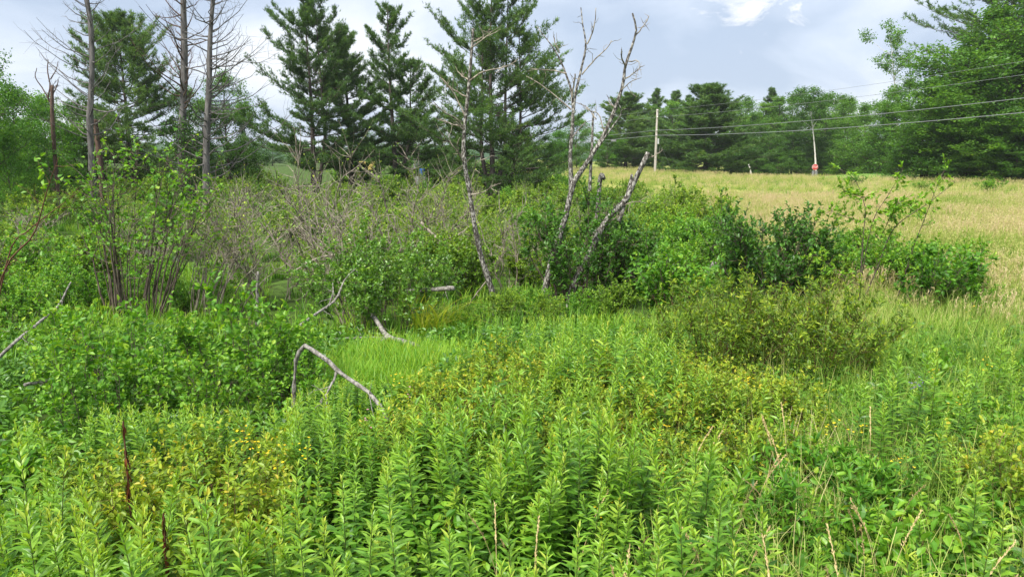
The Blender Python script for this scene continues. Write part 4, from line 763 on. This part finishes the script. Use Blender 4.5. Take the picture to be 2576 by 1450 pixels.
# single leaves shared by the front row plants: shapes by age of the leaf
def leaf_mesh(tint, wd):
    g = Geo(); place(g, LF_LANCE, [(0, 0, 0)], np.array([[0, 1., 0]]), np.array([[0, 0, 1.]]), 1.0, tint, wd); return g.mesh('leaf', [M['gold']])
LEAVES = [leaf_mesh(t_, w_) for t_, w_ in ((.16, 1.1), (.28, 1.0), (.38, 1.0), (.48, .95), (.60, .95), (.78, .9), (.92, .9))]
def goldenrod_parts(seed, H, loc, n=76):
    rng = np.random.default_rng(seed); u, pos, d, ln, tint, bend = goldenrod_leaves(rng, H, n); g = Geo(); tubes(g, stem_line(H, bend), .0045 * (1 - .6 * np.linspace(0, 1, 6)), 5)
    r = thing('goldenrod', [('stem', g.mesh('stem', [M['stem']]))], loc, 0, 1, 'leafy goldenrod stem with long pointed leaves in the front row of the stand', 'goldenrod', 'front row of goldenrod stems')
    nh = unit(np.array([0, 0, 1.]) + .2 * rng.normal(0, 1, d.shape) - .3 * d * np.array([1, 1, 0])); y = unit(d); x = unit(np.cross(y, nh)); z = np.cross(x, y)
    key = [.16, .28, .38, .48, .6, .78, .92]
    for i in range(n):
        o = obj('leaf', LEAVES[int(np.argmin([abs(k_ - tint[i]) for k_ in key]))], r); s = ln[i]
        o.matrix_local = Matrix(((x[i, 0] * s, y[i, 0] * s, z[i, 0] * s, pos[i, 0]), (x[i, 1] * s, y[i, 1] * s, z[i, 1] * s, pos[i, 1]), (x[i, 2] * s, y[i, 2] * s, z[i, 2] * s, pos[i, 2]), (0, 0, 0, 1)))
FRONT = [(45, 1085, 3.0), (105, 1130, 3.2), (62, 1240, 2.65), (500, 1120, 3.0), (515, 1235, 2.75), (720, 1180, 3.3), (860, 1190, 3.2), (875, 1400, 2.5), (985, 1170, 3.3), (1000, 1290, 2.9), (910, 1270, 3.0), (1130, 1330, 2.8), (1745, 1265, 2.9), (1860, 1395, 2.55), (1960, 1290, 3.0), (1290, 1290, 3.1), (230, 1390, 2.5), (1040, 1120, 3.8), (620, 1370, 2.6), (1380, 1200, 3.6), (340, 1340, 2.75), (760, 1290, 2.9), (1240, 1400, 2.6), (1640, 1400, 2.6), (1450, 1330, 2.9), (140, 1290, 2.8), (2350, 1400, 2.6), (2480, 1330, 2.8)]
fpts = []
for k, (px, py, Yd) in enumerate(FRONT):
    tp = at(px, py, Yd); b_ = np.array((tp[0], Yd, float(gz(tp[0], Yd)))); goldenrod_parts(600 + k, tp[2] - b_[2], b_); fpts.append(b_[:2])
# plants tall enough to stand above the rest, then the stand itself
GV = [goldenrod(520 + i, 1.0, [88, 74, 96, 66, 84, 100, 78, 92, 70, 82][i]) for i in range(10)]
GS = [goldenrod(540 + i, 1.0, 66, False, LF_LANCE2) for i in range(6)]
def stand_density(px, py):
    return 1.0
def patchy(p):     # taller and lower drifts in the stand
    return .5 * math.sin(p[0] * 2.3 + 1.2 * math.sin(p[1] * 1.7)) + .5 * math.sin(p[1] * 2.9 + p[0] * 1.1 + 2)
cand = []
while len(cand) < 1080:
    px = gl_rng.uniform(-120, 2650); py = gl_rng.uniform(880, 1900) if gl_rng.uniform() < .9 else gl_rng.uniform(800, 900)
    p = on_ground(px, py)
    if p[1] < 1.9 or p[1] > (10.6 if 1150 < px < 1760 else 8.6): continue
    if px > 1850 and gl_rng.uniform() < .72: continue
    if px > 1560 and py > 1350 and gl_rng.uniform() < .55: continue
    if px < 750 and p[1] > 5.2: continue
    if 200 < px < 700 and 2.9 < p[1] < 4.7 and gl_rng.uniform() < .85: continue
    if 820 < px < 1130 and p[1] > 6.6: continue
    # even spread over the ground rather than the picture
    if gl_rng.uniform() > min(1, (p[1] / 5.5) ** 1.6): continue
    if tip_limit(p) < .3: continue
    if patchy(p) < -.15 and gl_rng.uniform() < .78: continue
    cand.append(p)
cand = np.array(cand); dist = np.linalg.norm(cand - np.array((0, 0, CZ)), axis=1); order = np.argsort(dist)
near = order[:272]; far = order[272:]
for k, i in enumerate(near):
    if k < 24 and cand[i][1] > 2.3:
        goldenrod_parts(640 + k, min(gl_rng.uniform(.55, .9), tip_limit(cand[i])), cand[i], 70); continue
    p = cand[i]; h = min(gl_rng.uniform(.5, .95) * (1 + .28 * patchy(p)) * (1.0 if p[0] < 1.2 else .8), tip_limit(p) * gl_rng.uniform(.85, 1.05))
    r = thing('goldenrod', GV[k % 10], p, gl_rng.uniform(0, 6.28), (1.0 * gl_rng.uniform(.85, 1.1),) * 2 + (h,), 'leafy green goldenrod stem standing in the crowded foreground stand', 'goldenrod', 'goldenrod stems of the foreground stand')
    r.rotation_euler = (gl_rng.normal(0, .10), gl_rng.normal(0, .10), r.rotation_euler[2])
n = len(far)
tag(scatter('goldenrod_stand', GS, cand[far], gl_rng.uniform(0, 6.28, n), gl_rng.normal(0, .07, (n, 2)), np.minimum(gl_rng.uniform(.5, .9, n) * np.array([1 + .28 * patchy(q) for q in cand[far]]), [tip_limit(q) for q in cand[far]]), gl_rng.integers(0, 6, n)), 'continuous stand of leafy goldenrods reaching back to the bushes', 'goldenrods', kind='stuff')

# ------------------------------------------------------------------ grasses and ground cover
def pts_in(n, xr, yr, cond, r):
    o = []
    while len(o) < n:
        x, y = r.uniform(*xr), r.uniform(*yr)
        if cond(x, y): o.append((x, y))
    o = np.array(o); return np.column_stack([o, gz(o[:, 0], o[:, 1])])
gr = np.random.default_rng(900)
hay = []
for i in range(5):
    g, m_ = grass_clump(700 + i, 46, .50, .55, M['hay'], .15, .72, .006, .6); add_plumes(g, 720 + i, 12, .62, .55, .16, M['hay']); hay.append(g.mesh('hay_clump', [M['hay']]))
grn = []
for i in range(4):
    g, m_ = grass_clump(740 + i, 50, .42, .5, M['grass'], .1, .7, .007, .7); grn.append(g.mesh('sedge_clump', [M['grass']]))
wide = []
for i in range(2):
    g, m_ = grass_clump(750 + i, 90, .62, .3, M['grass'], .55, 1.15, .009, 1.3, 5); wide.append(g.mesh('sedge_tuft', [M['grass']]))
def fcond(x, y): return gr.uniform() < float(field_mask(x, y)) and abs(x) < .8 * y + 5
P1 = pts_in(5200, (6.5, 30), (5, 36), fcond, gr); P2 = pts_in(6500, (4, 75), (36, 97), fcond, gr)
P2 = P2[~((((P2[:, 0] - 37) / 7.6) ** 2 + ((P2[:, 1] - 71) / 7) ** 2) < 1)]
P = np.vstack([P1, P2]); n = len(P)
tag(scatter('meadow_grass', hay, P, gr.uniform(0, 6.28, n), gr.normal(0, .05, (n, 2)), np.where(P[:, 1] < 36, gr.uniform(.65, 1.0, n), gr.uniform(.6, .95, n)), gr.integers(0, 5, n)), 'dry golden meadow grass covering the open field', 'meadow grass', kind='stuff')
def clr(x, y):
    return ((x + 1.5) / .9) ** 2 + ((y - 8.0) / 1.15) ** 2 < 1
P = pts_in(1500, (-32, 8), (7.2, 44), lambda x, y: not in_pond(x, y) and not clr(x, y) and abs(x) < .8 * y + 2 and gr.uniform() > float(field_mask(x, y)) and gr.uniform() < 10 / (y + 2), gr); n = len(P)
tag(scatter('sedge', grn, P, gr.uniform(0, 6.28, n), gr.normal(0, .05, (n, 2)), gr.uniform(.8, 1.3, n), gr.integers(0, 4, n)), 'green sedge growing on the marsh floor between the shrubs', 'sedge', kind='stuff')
# bright short grass in the clearing by the forked branch
P = pts_in(560, (-3, 0), (6.2, 9.8), clr, gr); n = len(P)
tag(scatter('bright_grass', grn, P, gr.uniform(0, 6.28, n), gr.normal(0, .08, (n, 2)), gr.uniform(.5, 1.0, n), gr.integers(0, 4, n)), 'bright green grass in the clearing below the forked grey branch', 'grass', kind='stuff')
# grass mixed through the foreground on the field side
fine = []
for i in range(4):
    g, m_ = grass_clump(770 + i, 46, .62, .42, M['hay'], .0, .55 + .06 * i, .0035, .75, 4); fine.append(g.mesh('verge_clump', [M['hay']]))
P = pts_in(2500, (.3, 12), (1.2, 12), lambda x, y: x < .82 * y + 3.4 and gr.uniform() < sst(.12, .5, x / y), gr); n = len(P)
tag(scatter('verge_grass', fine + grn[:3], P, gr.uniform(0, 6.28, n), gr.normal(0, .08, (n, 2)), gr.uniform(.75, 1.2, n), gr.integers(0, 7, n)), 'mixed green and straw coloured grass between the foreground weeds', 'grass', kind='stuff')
# low leaves under the goldenrods
und = []
for i in range(4):
    r_ = np.random.default_rng(760 + i); g = Geo(); k = 70; th = r_.uniform(0, 6.28, k); rr = .28 * np.sqrt(r_.uniform(0, 1, k)); pos = np.stack([np.cos(th) * rr, np.sin(th) * rr, r_.uniform(.02, .30, k)], -1)
    place(g, LF_OVAL, pos, unit(np.stack([np.cos(th), np.sin(th), r_.normal(.1, .4, k)], -1) + r_.normal(0, .5, (k, 3))), up_normals(r_, k), r_.uniform(.04, .085, k), np.clip(r_.normal(.25, .12, k), 0, 1)); und.append(g.mesh('herb', [M['gold']]))
P = pts_in(2000, (-10, 10), (1.2, 9.5), lambda x, y: abs(x) < .82 * y + 2.6 and not clr(x, y), gr); n = len(P)
tag(scatter('ground_cover', und, P, gr.uniform(0, 6.28, n), gr.normal(0, .08, (n, 2)), gr.uniform(.8, 1.3, n), gr.integers(0, 4, n)), 'low leafy ground cover beneath the foreground plants', 'ground cover', kind='stuff')
for px, py, h_ in ((870, 1000, .62), (905, 985, .66), (940, 1010, .5), (1010, 975, .55), (1060, 960, .5), (985, 940, .4), (1090, 930, .45), (1045, 905, .4), (930, 930, .35), (1110, 985, .6)):
    p = on_ground(px, py + 110); thing('goldenrod', GV[int(px) % 10], p, px, (1, 1, h_), 'lone leafy goldenrod standing out of the bright grass clearing', 'goldenrod', 'goldenrods in the grass clearing')
# bramble like herbs with broad three part leaves, mixed into the stand
TRI = [shrub(780 + i, .55, .6, 9, LF_ROUND, .075, 130, M['alder'], M['redstem'], .3, ntw=5, sr=.008, spread=.2, base=.5 + .1 * (i % 2), dense=.5) for i in range(3)]
hr = np.random.default_rng(790); nb_ = 0
while nb_ < 130:
    px, py = hr.uniform(-60, 2600), hr.uniform(980, 1600); p = on_ground(px, py)
    if p[1] < 2.4 or clr(p[0], p[1]) or patchy(p) > .05 or tip_limit(p) < .45: continue
    k = nb_; nb_ += 1
    thing('bramble', TRI[k % 3], p, hr.uniform(0, 6.28), hr.uniform(.7, 1.1), 'low bramble with broad rounded leaves mixed into the goldenrods', 'bramble', 'brambles among the goldenrods')
# yellow sedge tuft in the clearing
b_ = on_ground(1075, 850)
for k, (dx, dy, s_) in enumerate(((0, 0, 1.5), (.4, .3, 1.15))):
    tag(obj('sedge_tuft', wide[k], None, (b_[0] + dx, b_[1] + dy, b_[2])), ('arching yellow green sedge tuft at the end of the forked branch', 'smaller yellow green sedge tuft behind the arching one')[k], 'sedge tuft').scale = (s_,) * 3

# ------------------------------------------------------------------ utility pole, wires and road sign
POLE = ground_at(1649, 80, 400); PTOP = at(1652, 275, 80)[2] - POLE[2]
pole = thing('utility_pole', [], POLE, 0, 1, 'weathered grey wooden utility pole standing at the crest of the field', 'utility pole')
g = Geo(); pz = np.linspace(-.4, PTOP, 8); tubes(g, np.vstack([np.stack([pz * 0, pz * 0, pz], -1), [(0, 0, PTOP + .02)]]), np.concatenate([np.linspace(.16, .115, 8), [0]]), 12); obj('shaft', g.mesh('shaft', [M['polewood']]), pole)
WH = [PTOP - .10, PTOP - .85, PTOP - 2.3, PTOP - 2.85]
for h in WH:
    g = Geo(); tubes(g, np.array([(0, -.11, h), (.0, -.16, h), (0, -.22, h), (0, -.27, h), (0, -.28, h)]), [.03, .06, .045, .06, 0], 8); obj('insulator', g.mesh('insulator', [M['ceramic']]), pole)
g = Geo(); box(g, .10, .26, -.30, -.16, PTOP - 3.8, PTOP - 3.2); obj('service_box', g.mesh('service_box', [M['steel']]), pole)
g = Geo(); tubes(g, np.array([(0, 0, PTOP - 3.0), (1.2, .6, PTOP - 5), (2.3, 1.15, .1)]), [.012] * 3, 5); obj('guy_wire', g.mesh('guy_wire', [M['wire']]), pole)
nx = np.array((44., 22., float(gz(44, 22))))
g = Geo(); tubes(g, np.array([(0, 0, -.4), (0, 0, 4), (0, 0, 10.5), (0, 0, 10.52)]), [.18, .15, .12, 0], 12)
p2 = thing('utility_pole', [('shaft', g.mesh('shaft', [M['polewood']]))], nx, 0, 1, 'utility pole out of sight where the wires over the dry field lead', 'utility pole')
p3 = np.array((-34., 128., 0.))
def wire(a, b_, sag, r_, label):
    t = np.linspace(0, 1, 40)[:, None]; P = a + (b_ - a) * t; P[:, 2] -= sag * 4 * (t * (1 - t))[:, 0]; g = Geo(); tubes(g, P - a, np.full(40, r_), 5)
    return tag(obj('power_line', g.mesh('power_line', [M['wire']]), None, a), label, 'wire')
for k, (h, h2, sag, r_, lab) in enumerate(((WH[0], 10.3, .8, .010, 'topmost thin wire running from the pole top over the field'), (WH[1], 9.4, .8, .012, 'thin wire just under the topmost one over the field'), (WH[2], 8.1, .9, .022, 'upper of the two thick cables over the field'), (WH[3], 7.1, 1.0, .025, 'lowest thick cable sagging over the field'))):
    a = POLE + np.array((0, -.27, h)); wire(a, nx + np.array((0, 0, h2)), sag, r_, lab)
    wire(a, p3 + np.array((0, 0, h - .4)), .9, r_ * .8, lab.replace('over the field', 'towards the pines'))
g = Geo(); box(g, -.3, .3, -.09, .09, -.12, .12)
sp_ = POLE + np.array((0, -.27, WH[3])); tt_ = .085; e_ = p3 + np.array((0, 0, WH[3] - .4)); q_ = sp_ + (e_ - sp_) * tt_; q_[2] -= .9 * 4 * tt_ * (1 - tt_)
tag(obj('splice_box', g.mesh('splice_box', [M['greypaint']]), None, q_ + np.array((0, 0, -.13))), 'small dark splice box hanging on the lowest cable by the pole', 'splice box')

b_ = ground_at(2049, 88, 430); zc = at(2049, 420, 88)[2] - b_[2]
sg = thing('stop_sign', [], b_, 0, 1, 'red octagonal stop sign on a dark post at the far edge of the field', 'road sign')
g = Geo(); box(g, -.05, .05, -.04, .04, -.3, zc + .2); obj('post', g.mesh('post', [M['postbrown']]), sg)
def octa(r_, y0, y1, mat, nm):
    a = np.arange(8) * math.pi / 4 + math.pi / 8; V = np.vstack([np.stack([r_ * np.cos(a), a * 0 + y0, r_ * np.sin(a) + zc], -1), np.stack([r_ * np.cos(a), a * 0 + y1, r_ * np.sin(a) + zc], -1)]); g = Geo()
    g.add(V, [np.array([list(range(8)), list(range(15, 7, -1))]), np.array([(i, i + 8, (i + 1) % 8 + 8, (i + 1) % 8) for i in range(8)])], .5); return obj(nm, g.mesh(nm, [mat]), sg)
octa(.40, -.065, -.045, M['white'], 'border'); octa(.375, -.075, -.066, M['signred'], 'panel')
cu = bpy.data.curves.new('lettering', 'FONT'); cu.body = 'STOP'; cu.size = .30; cu.align_x = 'CENTER'; cu.align_y = 'CENTER'; cu.extrude = .003
to = bpy.data.objects.new('lettering_source', cu); C.objects.link(to); dg = bpy.context.evaluated_depsgraph_get(); tm = bpy.data.meshes.new_from_object(to.evaluated_get(dg)); bpy.data.objects.remove(to)
tm.materials.clear(); tm.materials.append(M['white']); lo_ = obj('lettering', tm, sg, (0, -.08, zc)); lo_.rotation_euler = (R(90), 0, 0); lo_.scale = (.85, 1.2, 1)
for dx in (-.2, .2):
    g = Geo(); box(g, dx - .15, dx + .15, -.075, -.05, zc - 1.15, zc - .45); obj('lower_plate', g.mesh('lower_plate', [M['greypaint']]), sg)

# ------------------------------------------------------------------ small things seen between the trunks
b_ = ground_at(1062, 46, 420); zb = at(1062, 427, 46)[2]
g = Geo(); a = zb - b_[2]; zz = np.array([a - .42, a - .42, a - .36, a - .2, a - .05, a + .06, a + .08, a + .08]); tubes(g, np.stack([zz * 0, zz * 0, zz], -1), [0, .17, .185, .185, .185, .18, .165, 0], 16)
bb = thing('barrel', [('body', g.mesh('body', [M['blue']]))], b_, 0, 1, 'blue plastic barrel on a grey stand under the widest pine', 'barrel')
g = Geo(); box(g, -.45, .22, -.25, .25, -.05, a - .425); obj('stand', g.mesh('stand', [M['siding']]), bb)
def shed(px, py_eave, Y, wm, label, roofpx=12, cat='shed'):
    b_ = ground_at(px, Y, 420); ze = at(px, py_eave, Y)[2] - b_[2]; h = roofpx * Y / F; r = thing('shed', [], b_, .25, 1, label, cat)
    g = Geo(); box(g, -wm / 2, wm / 2, -1, 1, -.3, ze); obj('wall', g.mesh('wall', [M['siding']]), r)
    g = Geo(); e = .15; V = [(-wm / 2 - e, -1.15, ze - .03), (wm / 2 + e, -1.15, ze - .03), (wm / 2 + e, 1.15, ze - .03), (-wm / 2 - e, 1.15, ze - .03), (-.0, -1.15, ze + h), (.0, 1.15, ze + h)]
    g.add(V, [np.array([(0, 1, 4), (2, 3, 5)]), np.array([(1, 2, 5, 4), (3, 0, 4, 5), (0, 3, 2, 1)])], .5); obj('roof', g.mesh('roof', [M['roof']]), r)
    return r
shed(1092, 388, 62, 3.4, 'low grey shed with pale metal roof glimpsed behind the pine trunks', 7)
shed(1463, 437, 110, 1.1, 'tiny pale gabled roof peeping over the crest of the field', 15)
b_ = ground_at(925, 64, 420); g = Geo(); tubes(g, np.array([(-.8, 0, .8), (-.79, 0, .8), (.7, 0, .8), (.71, 0, .8)]), [0, .85, .85, 0], 20)
tag(obj('hay_bale', g.mesh('hay_bale', [M['hayroll']]), None, b_), 'round yellow straw bale glimpsed between the pine trunks', 'hay bale')
# dark vine round the foot of the thick dead trunk
vb = shrub(330, 5.6, 1.9, 16, LF_OVAL, .16, 2600, M['dark'], M['twig'], .05, ntw=14, sr=.006, spread=.3, wig=.05, base=.2)
hero('climbing_vine', vb, 462, 32.7, 'dark leafy vine clambering up the foot of the thick dead trunk', 'vine', pyref=430)
for px, py, s_, lab in ((2490, 488, .9, 'small isolated bush on the dry field before the dark wood'), (2150, 470, .8, 'green patch of weeds on the dry field below the lawn'), (2320, 480, .6, 'tiny bush on the dry field behind the thorn sapling')):
    p = on_ground(px, py); thing('field_bush', E_[0], p, 1.0, (s_ * 1.3, s_ * 1.3, s_ * .8), lab, 'bush')

# ------------------------------------------------------------------ flowers, seed stalks and withered stems of the foreground
fr = np.random.default_rng(1200)
def flower_plant(seed, H, mat, fl=14):
    r_ = np.random.default_rng(seed); g = Geo(); tubes(g, stem_line(H, r_.normal(0, .08, 2)), .003 * np.ones(6), 4); gl = Geo(); k = 20; u = r_.uniform(.15, .85, k); th = r_.uniform(0, 6.28, k)
    place(gl, LF_LANCE2, np.stack([u * 0, u * 0, u * H], -1), unit(np.stack([np.cos(th), np.sin(th), th * 0 + .6], -1)), up_normals(r_, k), .05, .45)
    gf = Geo(); c = np.array([0, 0, H]) + r_.normal(0, 1, (fl, 3)) * np.array([.035, .035, .06])
    for a in range(5):
        place(gf, LF_SMALL, c, unit(np.stack([np.full(fl, math.cos(a * 1.257)), np.full(fl, math.sin(a * 1.257)), np.full(fl, .25)], -1) + r_.normal(0, .2, (fl, 3))), np.tile([0, 0, 1.], (fl, 1)), .011 * r_.uniform(.6, 1.2, fl), .5, 1.3)
    return [('stem', g.mesh('stem', [M['stem']])), ('foliage', gl.mesh('foliage', [M['gold']])), ('flower', gf.mesh('flower', [mat]))]
YF = [flower_plant(1210 + i, 1.0, M['yellow'], 9) for i in range(3)]
for k, (px, py, Yd) in enumerate(((605, 1105, 4.3), (625, 1120, 4.2), (770, 1118, 4.3), (1000, 950, 6.2), (1660, 1078, 4.9), (1672, 1175, 4.4), (1395, 1122, 4.6), (1525, 1275, 3.7), (1845, 1080, 5.0), (2345, 940, 6.0), (2475, 905, 6.4), (2265, 1150, 4.6), (2170, 1082, 5.0), (2450, 775, 8.2), (2420, 1010, 5.5), (1880, 960, 6.1), (690, 1135, 4.1), (2100, 1060, 5.1))):
    tp = at(px, py, Yd); z = float(gz(tp[0], Yd)); H = tp[2] - z
    thing('yellow_wildflower', YF[k % 3], (tp[0], Yd, z), k * 1.1, (1, 1, H), 'wild plant with a small cluster of bright yellow flowers among the weeds', 'wildflower', 'yellow wildflowers in the foreground')
VF = flower_plant(1230, 1.0, M['violet'], 26); PF = flower_plant(1231, 1.0, M['pink'], 5)
for nm, pv, px, py, Yd, lab in (('violet_wildflower', VF, 2310, 968, 5.8, 'violet flower spike above the tall straw coloured grass'), ('pink_wildflower', PF, 918, 1055, 4.9, 'small pink flower opening among the goldenrods near the hooked branch'), ('pink_wildflower', PF, 1025, 995, 5.5, 'pinkish flower head at the edge of the bright clearing')):
    tp = at(px, py, Yd); z = float(gz(tp[0], Yd)); thing(nm, pv, (tp[0], Yd, z), .3, (1, 1, tp[2] - z), lab, 'wildflower')
# withered brown stalks
def withered(seed, H):
    r_ = np.random.default_rng(seed); g = Geo(); tubes(g, stem_line(H, (.02, 0)), .0045 * np.ones(6), 5); gl = Geo(); k = 34; u = r_.uniform(.52, 1.0, k); th = r_.uniform(0, 6.28, k)
    place(gl, LF_LANCE, np.stack([.02 * u * u * H, u * 0, u * H], -1), unit(np.stack([.35 * np.cos(th), .35 * np.sin(th), -1 + r_.normal(0, .25, k)], -1)), unit(np.stack([np.cos(th), np.sin(th), th * 0], -1)), r_.uniform(.04, .08, k), np.clip(r_.normal(.5, .25, k), 0, 1), .8)
    return [('stem', g.mesh('stem', [M['redstem']])), ('withered_leaf', gl.mesh('withered_leaf', [M['dry']]))]
for k, (px, py, Yd, lab) in enumerate(((300, 1058, 3.7, 'dark brown withered stalk with hanging dead leaves above the small bushes'), (402, 1290, 3.1, 'short reddish brown withered stalk half hidden in the small bushes'))):
    tp = at(px, py, Yd); z = float(gz(tp[0], Yd)); thing('withered_stalk', withered(1240 + k, tp[2] - z), (tp[0], Yd, z), 0, 1, lab, 'dead plant')
# tall grass stalks with tan seed heads
def stalk(seed, H):
    r_ = np.random.default_rng(seed); t = np.linspace(-.03, 1, 12); a = r_.uniform(0, 6.28); bd = r_.uniform(.08, .38); P = np.stack([math.cos(a) * bd * t ** 2.5 * H, math.sin(a) * bd * t ** 2.5 * H, H * (t - .2 * bd * t ** 4)], -1); g = Geo(); tubes(g, P, np.linspace(.0024, .0012, 12), 4)
    gs = Geo(); k = 60; f = r_.uniform(8.2, 10.99, k); j = f.astype(int); pos = P[j] + (P[j + 1] - P[j]) * (f - j)[:, None]; d = unit(unit(P[j + 1] - P[j]) + r_.normal(0, .22, (k, 3)))
    place(gs, LF_SMALL, pos, d, unit(r_.normal(0, 1, (k, 3))), .024, .5, .4)
    return [('stem', g.mesh('stem', [M['straw']])), ('seed_head', gs.mesh('seed_head', [M['straw']]))]
ST = [stalk(1260 + i, 1.0) for i in range(6)]
for k in range(44):
    px = fr.uniform(1650, 2600) if k > 12 else fr.uniform(1240, 1600); py = fr.uniform(1000, 1420) if k > 12 else fr.uniform(1250, 1420)
    Yd = float(np.interp(py, [950, 1420], [5.2, 2.6])); tp = at(px, py, Yd); z = float(gz(tp[0], Yd)); H = max(.45, tp[2] - z)
    thing('grass_stalk', ST[k % 6], (tp[0], Yd, z), fr.uniform(0, 6.28), (1, 1, H), 'tall dry grass stalk with a tan seed head in the foreground', 'grass stalk', 'tall seeding grass stalks')

# ------------------------------------------------------------------ air
g = Geo(); box(g, -950, 950, -60, 960, -3.0, 40.0)
m, t = newmat('haze'); o_ = N(t, 'ShaderNodeOutputMaterial'); pv_ = N(t, 'ShaderNodeVolumePrincipled'); pv_.inputs['Color'].default_value = (.93, .96, 1, 1); pv_.inputs['Density'].default_value = .0003; pv_.inputs['Anisotropy'].default_value = .2
L(t, pv_.outputs[0], o_.inputs['Volume'])
tag(obj('haze', g.mesh('haze', [m])), 'thin pale haze in the air over the marsh and field', 'haze', kind='stuff')
